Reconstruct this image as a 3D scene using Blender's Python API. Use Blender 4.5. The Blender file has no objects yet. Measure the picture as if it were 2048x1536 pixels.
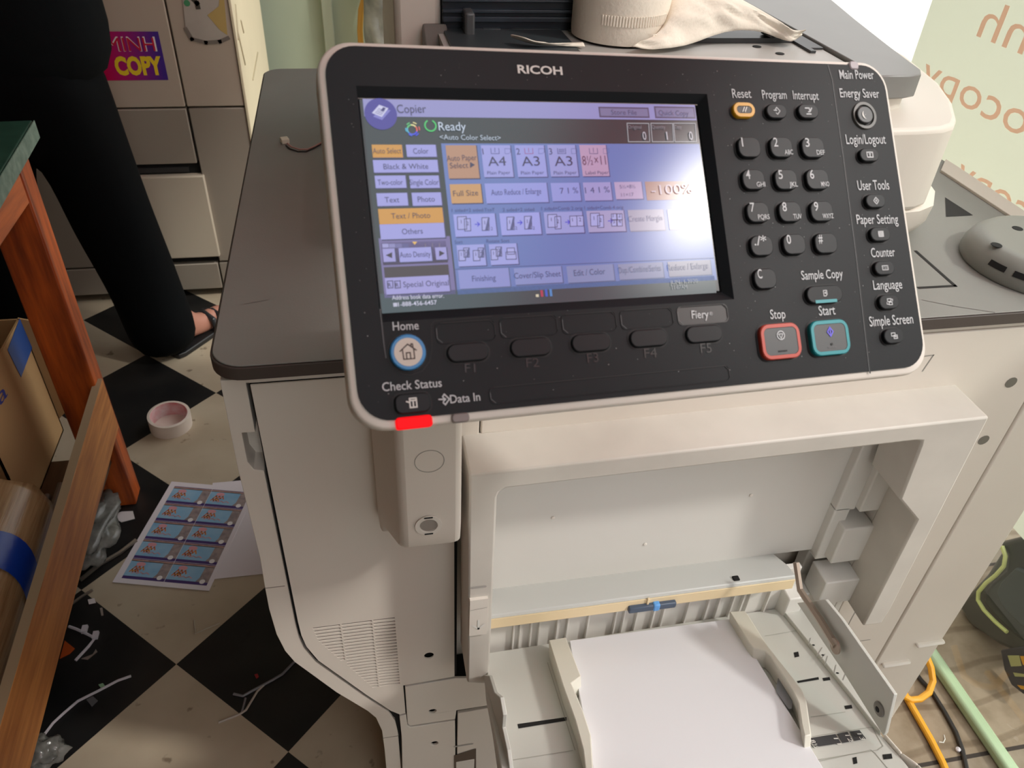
import bpy, bmesh, math, random
import numpy as np
from mathutils import Vector, Matrix, noise
from mathutils.geometry import tessellate_polygon
random.seed(7)
SC = bpy.context.scene
COL = SC.collection

# ------------------------------------------------------------------ camera, sky, exposure
EXPO = 1.0
FPX = 1575.0
R = np.array([[0.98143908, -0.07769549, 0.17533039],
              [-0.18612961, -0.60609995, 0.7733037],
              [0.04618553, -0.79158465, -0.60931161]])      # rows: world axes in camera (x right, y down, z forward)
CAM = np.array([0, 0, 1.39])
cd = bpy.data.cameras.new('camera')
cam = bpy.data.objects.new('camera', cd)
COL.objects.link(cam)
cd.sensor_width = 36.0
cd.lens = 36.0 * FPX / 2048.0
cd.clip_start = 0.02
cd.dof.use_dof = True
cd.dof.focus_distance = 0.86
cd.dof.aperture_fstop = 16.0
M = Matrix(((R[0][0], -R[0][1], -R[0][2], CAM[0]), (R[1][0], -R[1][1], -R[1][2], CAM[1]), (R[2][0], -R[2][1], -R[2][2], CAM[2]), (0, 0, 0, 1)))
cam.matrix_world = M
SC.camera = cam
SC.view_settings.view_transform = 'Standard'
SC.view_settings.look = 'None'
SC.view_settings.gamma = 1.0
SC.view_settings.exposure = EXPO
SC.view_settings.use_curve_mapping = False
W = bpy.data.worlds.new('overcast sky')
SC.world = W
W.use_nodes = True
wn, wl = W.node_tree.nodes, W.node_tree.links
bg = wn['Background']
tc = wn.new('ShaderNodeTexCoord')
sx = wn.new('ShaderNodeSeparateXYZ')
cr = wn.new('ShaderNodeValToRGB')
wl.new(tc.outputs['Generated'], sx.inputs[0])
wl.new(sx.outputs['Z'], cr.inputs[0])
cr.color_ramp.elements[0].position = 0.0
cr.color_ramp.elements[0].color = (0.80, 0.79, 0.76, 1)
cr.color_ramp.elements[1].position = 0.85
cr.color_ramp.elements[1].color = (1.75, 1.78, 1.8, 1)
e = cr.color_ramp.elements.new(0.35)
e.color = (0.90, 0.89, 0.87, 1)
wl.new(cr.outputs[0], bg.inputs[0])
bg.inputs[1].default_value = 0.78
sun = bpy.data.lights.new('hazy sun', 'SUN'); sun.energy = 0.85; sun.angle = math.radians(5); sun.color = (1.0, 0.96, 0.90)
so = bpy.data.objects.new('hazy_sun', sun); COL.objects.link(so)
so.rotation_euler = Vector((0.585, -0.375, 0.718)).to_track_quat('Z', 'Y').to_euler()


def ray(p):
    return R @ np.array([p[0] - 1024.0, p[1] - 768.0, FPX])


def atX(p, x): r = ray(p); return Vector(CAM + r * (x / r[0]))
def atY(p, y): r = ray(p); return Vector(CAM + r * (y / r[1]))
def atZ(p, z): r = ray(p); return Vector(CAM + r * ((z - CAM[2]) / r[2]))


def onp(p, p0, n):
    r = ray(p); n = np.array(n)
    return Vector(CAM + r * ((np.array(p0) - CAM) @ n / (r @ n)))


# ------------------------------------------------------------------ materials
def lin(c):
    c = [x / 255.0 for x in c]
    return tuple((x / 12.92 if x <= 0.04045 else ((x + 0.055) / 1.055) ** 2.4) for x in c)


MATS = {}


def mat(name, rgb, rough=0.5, metal=0.0, spec=0.5, emit=None, var=0.0, vscale=8.0, bump=0.0, bscale=200.0, coat=0.0, rgb2=None, sub=0.0, alpha=1.0, stretch=None):
    if name in MATS: return MATS[name]
    m = bpy.data.materials.new(name); m.use_nodes = True
    nt = m.node_tree; N, L = nt.nodes, nt.links
    b = N['Principled BSDF']
    base = lin(rgb)
    b.inputs['Base Color'].default_value = (*base, 1)
    b.inputs['Roughness'].default_value = rough
    b.inputs['Metallic'].default_value = metal
    b.inputs['Specular IOR Level'].default_value = spec
    b.inputs['Coat Weight'].default_value = coat
    b.inputs['Alpha'].default_value = alpha
    if emit:
        b.inputs['Emission Color'].default_value = (*lin(emit), 1)
        b.inputs['Emission Strength'].default_value = 1.0 / 2 ** EXPO
    t = N.new('ShaderNodeTexCoord'); mp = N.new('ShaderNodeMapping'); L.new(t.outputs['Object'], mp.inputs[0])
    if stretch: mp.inputs['Scale'].default_value = stretch
    if var or rgb2:
        n1 = N.new('ShaderNodeTexNoise'); n1.inputs['Scale'].default_value = vscale; n1.inputs['Detail'].default_value = 6
        L.new(mp.outputs[0], n1.inputs['Vector'])
        r = N.new('ShaderNodeValToRGB'); L.new(n1.outputs['Fac'], r.inputs[0])
        r.color_ramp.elements[0].position = 0.3; r.color_ramp.elements[1].position = 0.7
        c2 = lin(rgb2) if rgb2 else tuple(x * (1 - var) for x in base)
        r.color_ramp.elements[0].color = (*c2, 1); r.color_ramp.elements[1].color = (*base, 1)
        L.new(r.outputs[0], b.inputs['Base Color'])
    if bump:
        n2 = N.new('ShaderNodeTexNoise'); n2.inputs['Scale'].default_value = bscale; n2.inputs['Detail'].default_value = 4
        L.new(mp.outputs[0], n2.inputs['Vector'])
        bp = N.new('ShaderNodeBump'); bp.inputs['Strength'].default_value = bump; bp.inputs['Distance'].default_value = 0.002
        L.new(n2.outputs['Fac'], bp.inputs['Height']); L.new(bp.outputs[0], b.inputs['Normal'])
    MATS[name] = m
    return m


def ui(rgb):          # lit screen pixels
    return mat('screen %d %d %d' % rgb, (10, 11, 13), rough=0.205, spec=0.42, emit=rgb)


def wood(name, rgb, rgb2, scale, stretch, rough=0.45):
    m = mat(name, rgb, rough=rough, rgb2=rgb2, vscale=scale, stretch=stretch, bump=0.15, bscale=60)
    return m


PL = mat('office plastic', (228, 219, 208), rough=0.45, var=0.05, vscale=5, bump=0.04, bscale=900)
PLW = mat('panel shell plastic', (226, 219, 209), rough=0.4, var=0.03, vscale=20)
PLD = mat('dirty ledge plastic', (212, 206, 197), rough=0.5, var=0.13, vscale=11)
PLG = mat('tray plastic', (206, 206, 199), rough=0.45, var=0.04, vscale=6)
GAP = mat('dark gap', (16, 15, 14), rough=0.9)
TOPG = mat('worktop grey', (138, 136, 131), rough=0.55, var=0.12, vscale=7, bump=0.08, bscale=700)
EDGEG = mat('worktop edge', (72, 62, 58), rough=0.5)
BLK = mat('console black', (22, 25, 28), rough=0.48, spec=0.22, var=0.15, vscale=40, bump=0.05, bscale=1500)
KEY = mat('key black', (20, 22, 25), rough=0.42, spec=0.25)
LEG = mat('grey legend print', (196, 199, 201), rough=0.6)
LEGW = mat('white legend print', (226, 224, 218), rough=0.6)


# ------------------------------------------------------------------ mesh building
class MB:
    def __init__(s): s.v = []; s.f = []; s.m = []; s.ms = []

    def mi(s, m):
        if m not in s.ms: s.ms.append(m)
        return s.ms.index(m)

    def add(s, vs, fs, m):
        o = len(s.v); k = s.mi(m)
        s.v += [tuple(v) for v in vs]
        for f in fs: s.f.append([o + i for i in f]); s.m.append(k)

    def box(s, a, b, m):
        x0, y0, z0 = a; x1, y1, z1 = b
        vs = [(x0, y0, z0), (x1, y0, z0), (x1, y1, z0), (x0, y1, z0), (x0, y0, z1), (x1, y0, z1), (x1, y1, z1), (x0, y1, z1)]
        s.add(vs, [(0, 3, 2, 1), (4, 5, 6, 7), (0, 1, 5, 4), (1, 2, 6, 5), (2, 3, 7, 6), (3, 0, 4, 7)], m)

    def loft(s, loops, m, cap0=True, cap1=True, closed=True):
        n = len(loops[0]); vs = [p for l in loops for p in l]; fs = []
        for k in range(len(loops) - 1):
            for i in range(n if closed else n - 1):
                j = (i + 1) % n
                fs.append((k * n + i, k * n + j, (k + 1) * n + j, (k + 1) * n + i))
        if cap0: fs.append(tuple(range(n - 1, -1, -1)))
        if cap1: fs.append(tuple((len(loops) - 1) * n + i for i in range(n)))
        s.add(vs, fs, m)

    def ext(s, loop, vec, m, holes=()):       # extrude a 3-D planar loop by vec, with holes
        vec = Vector(vec); ls = [[Vector(p) for p in loop]] + [[Vector(p) for p in h] for h in holes]
        flat = [p for l in ls for p in l]; n = len(flat)
        tris = tessellate_polygon(ls) if holes else None
        vs = flat + [p + vec for p in flat]; fs = []
        if holes:
            for t in tris: fs.append(tuple(t)); fs.append(tuple(i + n for i in reversed(t)))
        else:
            fs += [tuple(range(n)), tuple(range(2 * n - 1, n - 1, -1))]
        o = 0
        for l in ls:
            k = len(l)
            for i in range(k):
                j = (i + 1) % k
                fs.append((o + i, o + j, n + o + j, n + o + i))
            o += k
        s.add(vs, fs, m)

    def tube(s, pts, r, m, n=8, caps=True, scale=None):
        pts = [Vector(p) for p in pts]; loops = []; up = None
        for i, p in enumerate(pts):
            d = (pts[min(i + 1, len(pts) - 1)] - pts[max(i - 1, 0)]).normalized()
            if up is None: up = d.orthogonal().normalized()
            up = (up - d * up.dot(d)).normalized(); w = d.cross(up)
            rr_ = r[i] if isinstance(r, (list, tuple)) else r
            loops.append([p + (up * math.cos(a) + w * math.sin(a)) * rr_ for a in [2 * math.pi * k / n for k in range(n)]])
        s.loft(loops, m, caps, caps)

    def lathe(s, prof, o, axis, m, n=32, cap0=True, cap1=True):   # prof: (radius, height along axis)
        a = Vector(axis).normalized(); u = a.orthogonal().normalized(); w = a.cross(u); o = Vector(o)
        s.loft([[o + a * h + (u * math.cos(t) + w * math.sin(t)) * r for t in [2 * math.pi * k / n for k in range(n)]] for r, h in prof], m, cap0, cap1)

    def quad(s, ps, m): s.add(ps, [tuple(range(len(ps)))], m)

    def build(s, name, parent=None, bevel=0.0, segs=2, smooth=35, recalc=True, sub=0):
        me = bpy.data.meshes.new(name)
        me.from_pydata(s.v, [], s.f)
        for m in s.ms: me.materials.append(m)
        me.polygons.foreach_set('material_index', s.m)
        if recalc:
            b = bmesh.new(); b.from_mesh(me); bmesh.ops.recalc_face_normals(b, faces=b.faces); b.to_mesh(me); b.free()
        o = bpy.data.objects.new(name, me); COL.objects.link(o)
        if bevel:
            md = o.modifiers.new('bevel', 'BEVEL'); md.width = bevel; md.segments = segs; md.limit_method = 'ANGLE'; md.angle_limit = math.radians(40)
        if sub:
            md = o.modifiers.new('sub', 'SUBSURF'); md.levels = sub; md.render_levels = sub
        if smooth:
            me.shade_smooth(); me.set_sharp_from_angle(angle=math.radians(smooth))
        if parent is not None:
            o.parent = parent
            o.matrix_parent_inverse = parent_world(parent).inverted()
        return o


def parent_world(o):
    m = Matrix.Translation(o.location)
    if o.parent: m = parent_world(o.parent) @ o.matrix_parent_inverse @ m
    return m


def thing(name, loc, label, cat, group=None):
    o = bpy.data.objects.new(name, None); o.location = loc; o.empty_display_size = 0.05; COL.objects.link(o)
    return tag(o, label, cat, group)


def tag(o, label, cat, group=None, kind=None):
    o['label'] = label; o['category'] = cat
    if group: o['group'] = group
    if kind: o['kind'] = kind
    return o


def struct(o, label=None):
    o['kind'] = 'structure'
    if label: o['label'] = label
    return o


class Fr:              # local frame: s along u, t along v, d along n
    def __init__(s, o, u, v, n): s.o = Vector(o); s.u = Vector(u).normalized(); s.v = Vector(v).normalized(); s.n = Vector(n).normalized()
    def __call__(s, a, b, d=0.0): return s.o + s.u * a + s.v * b + s.n * d
    def px(s, p, d=0.0):
        q = onp(p, s.o + s.n * d, s.n) - s.o
        return (q.dot(s.u), q.dot(s.v))


def rr(cx, cy, w, h, r, n=6):
    r = min(r, w / 2 - 1e-5, h / 2 - 1e-5); out = []
    for qx, qy, a0 in ((1, 1, 0), (-1, 1, 90), (-1, -1, 180), (1, -1, 270)):
        for k in range(n + 1):
            a = math.radians(a0 + 90.0 * k / n)
            out.append((cx + qx * (w / 2 - r) + r * math.cos(a), cy + qy * (h / 2 - r) + r * math.sin(a)))
    return out


_tc = {}


def glyphs(string, bold=0.0):
    k = (string, bold)
    if k in _tc: return _tc[k]
    cu = bpy.data.curves.new('t', 'FONT'); cu.body = string; cu.offset = bold; cu.resolution_u = 3
    ob = bpy.data.objects.new('t', cu); COL.objects.link(ob)
    dg = bpy.context.evaluated_depsgraph_get(); dg.update()
    me = ob.evaluated_get(dg).to_mesh()
    vs = [v.co.copy() for v in me.vertices]; fs = [tuple(p.vertices) for p in me.polygons]
    ob.evaluated_get(dg).to_mesh_clear()
    bpy.data.objects.remove(ob); bpy.data.curves.remove(cu)
    _tc[k] = (vs, fs)
    return _tc[k]


def text(mb, F, string, p0, p1, cap, m, d=0.0, bold=0.0, up=1):
    """write string on frame F with its baseline from p0 to p1 (local metres), capitals cap high"""
    vs, fs = glyphs(string, bold)
    if not vs: return
    x0 = min(v.x for v in vs); x1 = max(v.x for v in vs)
    capv = 0.729
    e = Vector((p1[0] - p0[0], p1[1] - p0[1])); ln = e.length; e /= ln; q = Vector((-e.y, e.x)) * up
    ky = cap / capv; kx = ln / (x1 - x0)
    if len(string) == 1: kx = min(kx, ky)
    mb.add([F(p0[0] + e.x * (v.x - x0) * kx + q.x * v.y * ky, p0[1] + e.y * (v.x - x0) * kx + q.y * v.y * ky, d) for v in vs], fs, m)


def ptext(mb, F, string, a, b, capx, m, d=0.0, bold=0.0):     # baseline ends read off the photograph, on the real plane
    p0 = F.px(a, d); p1 = F.px(b, d)
    k = (Vector(p1) - Vector(p0)).length / max(1e-6, math.hypot(b[0] - a[0], b[1] - a[1]))
    text(mb, F, string, p0, p1, capx * k * 1.06, m, d, bold)


def stroke(mb, F, pts, w, m, d=0.0, closed=False):            # flat line drawing
    pts = [Vector(p) for p in pts]
    n = len(pts); rng = range(n if closed else n - 1)
    for i in rng:
        a, b = pts[i], pts[(i + 1) % n]; e = (b - a)
        if e.length < 1e-7: continue
        e.normalize(); q = Vector((-e.y, e.x)) * w / 2; a2 = a - e * w * 0.45; b2 = b + e * w * 0.45
        mb.quad([F(*(a2 - q), d), F(*(b2 - q), d), F(*(b2 + q), d), F(*(a2 + q), d)], m)


def flat(mb, F, loop, m, d=0.0): mb.quad([F(x, y, d) for x, y in loop], m)
def rect(mb, F, x0, y0, x1, y1, m, d=0.0): flat(mb, F, [(x0, y0), (x1, y0), (x1, y1), (x0, y1)], m, d)
def ring(mb, F, cx, cy, r0, r1, m, d=0.0, a0=0, a1=360, n=28):
    for k in range(n):
        t0 = math.radians(a0 + (a1 - a0) * k / n); t1 = math.radians(a0 + (a1 - a0) * (k + 1) / n)
        mb.quad([F(cx + r0 * math.cos(t0), cy + r0 * math.sin(t0), d), F(cx + r1 * math.cos(t0), cy + r1 * math.sin(t0), d),
                 F(cx + r1 * math.cos(t1), cy + r1 * math.sin(t1), d), F(cx + r0 * math.cos(t1), cy + r0 * math.sin(t1), d)], m)


def circ(cx, cy, r, n=24, ry=None): return [(cx + r * math.cos(2 * math.pi * k / n), cy + (ry or r) * math.sin(2 * math.pi * k / n)) for k in range(n)]


# ------------------------------------------------------------------ the setting
TILE = 0.303
TA = math.radians(-44.2)
tu = Vector((math.cos(TA), math.sin(TA))); tn = Vector((-math.sin(TA), math.cos(TA))); T0 = Vector((-0.413, 0.972))


def tile_material():
    m = bpy.data.materials.new('checkered tile'); m.use_nodes = True
    N, L = m.node_tree.nodes, m.node_tree.links; b = N['Principled BSDF']
    uv = N.new('ShaderNodeUVMap'); uv.uv_map = 'tiles'
    ck = N.new('ShaderNodeTexChecker'); ck.inputs['Scale'].default_value = 1.0
    L.new(uv.outputs[0], ck.inputs['Vector'])
    ck.inputs['Color1'].default_value = (0, 0, 0, 1); ck.inputs['Color2'].default_value = (1, 1, 1, 1)
    t = N.new('ShaderNodeTexCoord')
    def nz(scale, lo, hi, c0, c1, det=6):
        n = N.new('ShaderNodeTexNoise'); n.inputs['Scale'].default_value = scale; n.inputs['Detail'].default_value = det
        L.new(t.outputs['Object'], n.inputs['Vector'])
        r = N.new('ShaderNodeValToRGB'); L.new(n.outputs['Fac'], r.inputs[0])
        r.color_ramp.elements[0].position = lo; r.color_ramp.elements[0].color = (*lin(c0), 1)
        r.color_ramp.elements[1].position = hi; r.color_ramp.elements[1].color = (*lin(c1), 1)
        return r
    wht = nz(5, 0.32, 0.62, (172, 156, 134), (190, 176, 154)); blk = nz(9, 0.35, 0.75, (22, 22, 23), (40, 38, 36))
    mx = N.new('ShaderNodeMix'); mx.data_type = 'RGBA'
    L.new(ck.outputs['Fac'], mx.inputs['Factor']); L.new(blk.outputs[0], mx.inputs['A']); L.new(wht.outputs[0], mx.inputs['B'])
    st = nz(26, 0.66, 0.72, (255, 255, 255), (120, 108, 92), 3)
    mu = N.new('ShaderNodeMix'); mu.data_type = 'RGBA'; mu.blend_type = 'MULTIPLY'; mu.inputs['Factor'].default_value = 0.6
    L.new(mx.outputs['Result'], mu.inputs['A']); L.new(st.outputs[0], mu.inputs['B'])
    L.new(mu.outputs['Result'], b.inputs['Base Color'])
    b.inputs['Roughness'].default_value = 0.42; b.inputs['Specular IOR Level'].default_value = 0.4
    return m


mb = MB(); mb.box((-2.4, -2.5, -0.06), (0.86, 3.3, 0.0), tile_material())
fl = mb.build('floor', smooth=0); struct(fl, 'black and white checkered tile floor')
uvl = fl.data.uv_layers.new(name='tiles')
for p in fl.data.polygons:
    for li in p.loop_indices:
        v = fl.data.vertices[fl.data.loops[li].vertex_index].co; d = Vector((v.x, v.y)) - T0
        uvl.data[li].uv = (d.dot(tu) / TILE + 20.0, d.dot(tn) / TILE + 20.0)


def paver_material():
    m = bpy.data.materials.new('concrete pavers'); m.use_nodes = True
    N, L = m.node_tree.nodes, m.node_tree.links; b = N['Principled BSDF']
    t = N.new('ShaderNodeTexCoord'); mp = N.new('ShaderNodeMapping'); L.new(t.outputs['Object'], mp.inputs[0])
    mp.inputs['Location'].default_value = (0.03, 0.25, 0)
    br = N.new('ShaderNodeTexBrick'); L.new(mp.outputs[0], br.inputs['Vector'])
    br.offset = 0.0; br.inputs['Scale'].default_value = 1.0
    br.inputs['Brick Width'].default_value = 4.0; br.inputs['Row Height'].default_value = 0.40; br.inputs['Mortar Size'].default_value = 0.004
    br.inputs['Color1'].default_value = (*lin((148, 134, 118)), 1); br.inputs['Color2'].default_value = (*lin((152, 132, 110)), 1); br.inputs['Mortar'].default_value = (*lin((60, 50, 44)), 1)
    w = N.new('ShaderNodeTexWave'); w.wave_type = 'RINGS'; w.inputs['Scale'].default_value = 4.2; w.inputs['Distortion'].default_value = 3.0; w.inputs['Detail'].default_value = 0.5
    L.new(mp.outputs[0], w.inputs['Vector'])
    wr = N.new('ShaderNodeValToRGB'); L.new(w.outputs['Fac'], wr.inputs[0])
    wr.color_ramp.elements[0].position = 0.02; wr.color_ramp.elements[0].color = (0.55, 0.5, 0.44, 1); wr.color_ramp.elements[1].position = 0.10; wr.color_ramp.elements[1].color = (1, 1, 1, 1)
    n = N.new('ShaderNodeTexNoise'); n.inputs['Scale'].default_value = 22; n.inputs['Detail'].default_value = 8; L.new(mp.outputs[0], n.inputs['Vector'])
    nr = N.new('ShaderNodeValToRGB'); L.new(n.outputs['Fac'], nr.inputs[0])
    nr.color_ramp.elements[0].position = 0.3; nr.color_ramp.elements[0].color = (0.72, 0.68, 0.62, 1); nr.color_ramp.elements[1].position = 0.6
    m1 = N.new('ShaderNodeMix'); m1.data_type = 'RGBA'; m1.blend_type = 'MULTIPLY'; m1.inputs['Factor'].default_value = 0.6
    L.new(br.outputs['Color'], m1.inputs['A']); L.new(wr.outputs[0], m1.inputs['B'])
    m2 = N.new('ShaderNodeMix'); m2.data_type = 'RGBA'; m2.blend_type = 'MULTIPLY'; m2.inputs['Factor'].default_value = 1
    L.new(m1.outputs['Result'], m2.inputs['A']); L.new(nr.outputs[0], m2.inputs['B'])
    L.new(m2.outputs['Result'], b.inputs['Base Color']); b.inputs['Roughness'].default_value = 0.85
    bp = N.new('ShaderNodeBump'); bp.inputs['Strength'].default_value = 0.4; bp.inputs['Distance'].default_value = 0.004
    L.new(wr.outputs[0], bp.inputs['Height']); L.new(bp.outputs[0], b.inputs['Normal'])
    return m


mb = MB(); mb.box((0.86, -2.5, -0.06), (2.4, 5.5, 0.0), paver_material())
struct(mb.build('floor_pavers', smooth=0), 'patterned concrete pavers outside the glass')
mb = MB(); mb.box((2.4, -4, -0.06), (9, 9, -0.005), mat('pale road', (205, 202, 192), rough=0.9, var=0.08))
struct(mb.build('ground_street', smooth=0), 'pale street in the open light')
GREEN = mat('pale green wall paint', (170, 182, 160), rough=0.7, var=0.10, vscale=3)
mb = MB(); mb.box((-2.4, 3.3, 0), (0.9, 3.4, 2.8), GREEN); struct(mb.build('wall_back', smooth=0), 'pale green painted back wall')
mb = MB(); mb.box((-2.5, -2.5, 0), (-2.4, 3.4, 2.8), mat('dim wall', (150, 140, 122), rough=0.8, var=0.1)); struct(mb.build('wall_left', smooth=0))
mb = MB(); mb.box((-2.5, -2.6, 2.8), (0.15, 0.2, 2.9), mat('ceiling paint', (176, 170, 158), rough=0.9)); mb.box((-2.5, 0.2, 2.8), (1.1, 3.4, 2.9), mat('ceiling paint', (176, 170, 158), rough=0.9)); struct(mb.build('ceiling', smooth=0))  # unseen; front slab added to cut skylight from the left, right corner left open
mb = MB(); mb.box((-2.5, -2.6, 0), (0.1, -2.5, 2.8), mat('dim wall', (0, 0, 0))); struct(mb.build('wall_front', smooth=0))  # unseen wall, extended to reduce light from the front left
mb = MB(); mb.box((1.08, -2.5, 0), (1.16, -0.30, 2.29), mat('dim wall', (0, 0, 0))); struct(mb.build('wall_right_sun_block', smooth=0))  # unseen wall section added to keep the sun off the near floor
mb = MB(); mb.box((-0.075, 3.265, 0), (-0.035, 3.3, 2.8), mat('wall strip paint', (162, 170, 150), rough=0.6)); struct(mb.build('trim_1', bevel=0.004), 'vertical strip on the pale green wall')


# --- glass wall on the right, along Y, with its film and lettering
def thin_glass(name, tint, refl=0.12):
    m = bpy.data.materials.new(name); m.use_nodes = True; N, L = m.node_tree.nodes, m.node_tree.links
    N.remove(N['Principled BSDF']); out = N['Material Output']
    tr = N.new('ShaderNodeBsdfTransparent'); tr.inputs[0].default_value = (*tint, 1)
    gl = N.new('ShaderNodeBsdfGlossy'); gl.inputs['Roughness'].default_value = 0.02
    fr = N.new('ShaderNodeFresnel'); fr.inputs[0].default_value = 1.5
    ge_ = N.new('ShaderNodeNewGeometry'); inv = N.new('ShaderNodeMath'); inv.operation = 'SUBTRACT'; inv.inputs[0].default_value = 1.0; L.new(ge_.outputs['Backfacing'], inv.inputs[1])
    ml = N.new('ShaderNodeMath'); ml.operation = 'MULTIPLY'; L.new(fr.outputs[0], ml.inputs[0]); L.new(inv.outputs[0], ml.inputs[1])
    mx = N.new('ShaderNodeMixShader'); L.new(ml.outputs[0], mx.inputs[0]); L.new(tr.outputs[0], mx.inputs[1]); L.new(gl.outputs[0], mx.inputs[2]); L.new(mx.outputs[0], out.inputs[0])
    return m


def film(name, rgb, trans, clear):
    m = bpy.data.materials.new(name); m.use_nodes = True; N, L = m.node_tree.nodes, m.node_tree.links
    N.remove(N['Principled BSDF']); out = N['Material Output']
    d = N.new('ShaderNodeBsdfDiffuse'); d.inputs[0].default_value = (*lin(rgb), 1)
    t = N.new('ShaderNodeBsdfTranslucent'); t.inputs[0].default_value = (*lin(rgb), 1)
    c = N.new('ShaderNodeBsdfTransparent'); c.inputs[0].default_value = (0.9, 0.95, 0.88, 1)
    a = N.new('ShaderNodeMixShader'); a.inputs[0].default_value = trans; L.new(d.outputs[0], a.inputs[1]); L.new(t.outputs[0], a.inputs[2])
    b = N.new('ShaderNodeMixShader'); b.inputs[0].default_value = clear; L.new(a.outputs[0], b.inputs[1]); L.new(c.outputs[0], b.inputs[2])
    L.new(b.outputs[0], out.inputs[0])
    return m


GX = 1.075
gp = thing('glass_panel', (GX, 0.1, 0), 'tall clear glass shop panel with red mirrored lettering beside the copier', 'glass panel')
GY0, GY1 = 0.30, 1.412
mb = MB(); mb.box((GX, GY0, 0.012), (GX + 0.010, GY1, 2.35), thin_glass('clear shop glass', (0.955, 0.975, 0.955))); mb.build('pane', gp, smooth=0)
mb = MB(); mb.box((GX - 0.008, GY0, 0.0), (GX + 0.018, GY1, 0.022), mat('green glass edge', (176, 196, 158), rough=0.3, var=0.08)); ed = mb.build('bottom_edge', gp, bevel=0.006); ed['label'] = 'pale green bottom edge'
mb = MB(); mb.box((GX - 0.0015, GY0, 0.40), (GX - 0.0008, GY1, 1.32), film('frosted film', (240, 240, 231), 0.64, 0.10)); fm = mb.build('frosted_film', gp, smooth=0); fm['label'] = 'pale frosted film'
LF = Fr((GX - 0.0022, 0, 0), (0, -1, 0), (0, 0, 1), (-1, 0, 0))
RED = film('red vinyl letters', (255, 212, 196), 0.62, 0.0)
mb = MB()


def mirrored(string, yend, z, ystart, cap):      # last letter ends at Y=yend, read from the street
    vs, fs = glyphs(string, 0.0); x0 = min(v.x for v in vs); x1 = max(v.x for v in vs)
    k = (yend - ystart) / (x1 - x0)
    mb = MB(); mb.add([Vector((GX - 0.0022, ystart + (v.x - x0) * k, z + v.y * cap / 0.729)) for v in vs], fs, RED); lt = mb.build('lettering', gp, smooth=0, recalc=False); lt['label'] = 'red mirrored word ' + string


mirrored('Minh', 1.268, 1.074, 1.268 - 0.245, 0.062)
mirrored('photocopy', 1.368, 0.964, 1.368 - 0.505, 0.058)
mirrored('photocopy', 1.186, 0.842, 1.186 - 0.42, 0.058)
# red sign over the shop front, outside above the glass
mb = MB(); mb.box((1.10, -1.6, 2.30), (1.104, 1.5, 2.95), film('red awning fabric', (255, 70, 100), 0.9, 0.0)); tag(mb.build('awning', bevel=0.004), 'red fabric awning panel above the glass shop panel', 'awning')


# ------------------------------------------------------------------ the copier
cop = thing('copier', (0.37, 1.04, 0), 'large white production copier with a tilted touch console and open bypass tray', 'copier')
TZ = 0.965
# core body behind the side panels
prof = [(-0.108, 0.945), (-0.110, 0.56), (-0.100, 0.508), (-0.082, 0.462), (-0.002, 0.330), (0.003, 0.20), (0.003, 0.03), (0.868, 0.03), (0.868, 0.945)]
mb = MB(); mb.ext([(x, 0.668, z) for x, z in prof], (0, 0.81, 0), PL); mb.box((0.08, 0.70, 0.0), (0.80, 1.40, 0.03), GAP)
# dark liner seen through the gaps between the panels
SHADE = mat('recess shade brown', (96, 82, 70), rough=0.8)  # dark tone painted in for shade inside recesses
mb.ext([(x, 0.6065, z) for x, z in [(-0.110, 0.943), (-0.112, 0.56), (-0.101, 0.508), (-0.084, 0.462), (-0.004, 0.330), (0.001, 0.20), (0.001, 0.03), (0.64, 0.03), (0.64, 0.37), (0.0835, 0.37), (0.0835, 0.943)]], (0, 0.06, 0), GAP)
mb.box((0.79, 0.645, 0.05), (0.864, 0.667, 0.94), GAP)
mb.build('main_body', cop)
# left panel with vent
VF = Fr((0, 0.60, 0), (1, 0, 0), (0, 0, 1), (0, -1, 0))


def yf(p, y=0.60): q = atY(p, y); return (q.x, q.z)


gl_ = [yf(p) for p in ((564, 1116), (591, 1247), (598, 1274), (608, 1296), (632, 1324), (728, 1392), (777, 1424))]
pa = [(-0.1085, 0.940)] + [(x + 0.0032, z + 0.0022) for x, z in gl_] + [yf(p) for p in ((800, 1429), (811, 1426), (806.5, 1371), (909, 1353))] + [(0.0785, 0.940)]
screw = lambda p, r, y=0.60: (lambda q: circ(q[0], q[1], r, 14))(yf(p, y))
holes = [screw((858, 1311), 0.0065)]
# vent slots: rows between a left profile and x right
v0 = yf((624, 1257)); v1 = yf((791, 1236)); v2 = yf((801, 1366)); v3 = yf((742, 1377))
rows = 23
slots = []
for k in range(rows):
    f = k / (rows - 1)
    zr = v1[1] + (v2[1] - v1[1]) * f
    xr = v1[0] + (v2[0] - v1[0]) * f
    if f < 0.18: xl = v0[0] + 0.004 * f / 0.18
    else: xl = v0[0] + 0.004 + (v3[0] - v0[0] - 0.004) * (f - 0.18) / 0.82
    seg = [xl, min(max(xl + 0.001, v0[0] + 0.034), xr), min(max(xl + 0.001, v0[0] + 0.072), xr), xr]
    for a, b in zip(seg[:-1], seg[1:]):
        if b - a > 0.006: slots.append((a + 0.0009, b - 0.0009, zr))
mb = MB()
shl = [[(x, 0.60, z) for x, z in h] for h in holes]
shl += [[(a, 0.60, z - 0.0016), (b, 0.60, z - 0.0016), (b, 0.60, z + 0.0016), (a, 0.60, z + 0.0016)] for a, b, z in slots]
mb.ext([(x, 0.60, z) for x, z in pa], (0, 0.0016, 0), PL, shl)
sp = mb.build('side_panel', cop, smooth=0)
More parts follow.
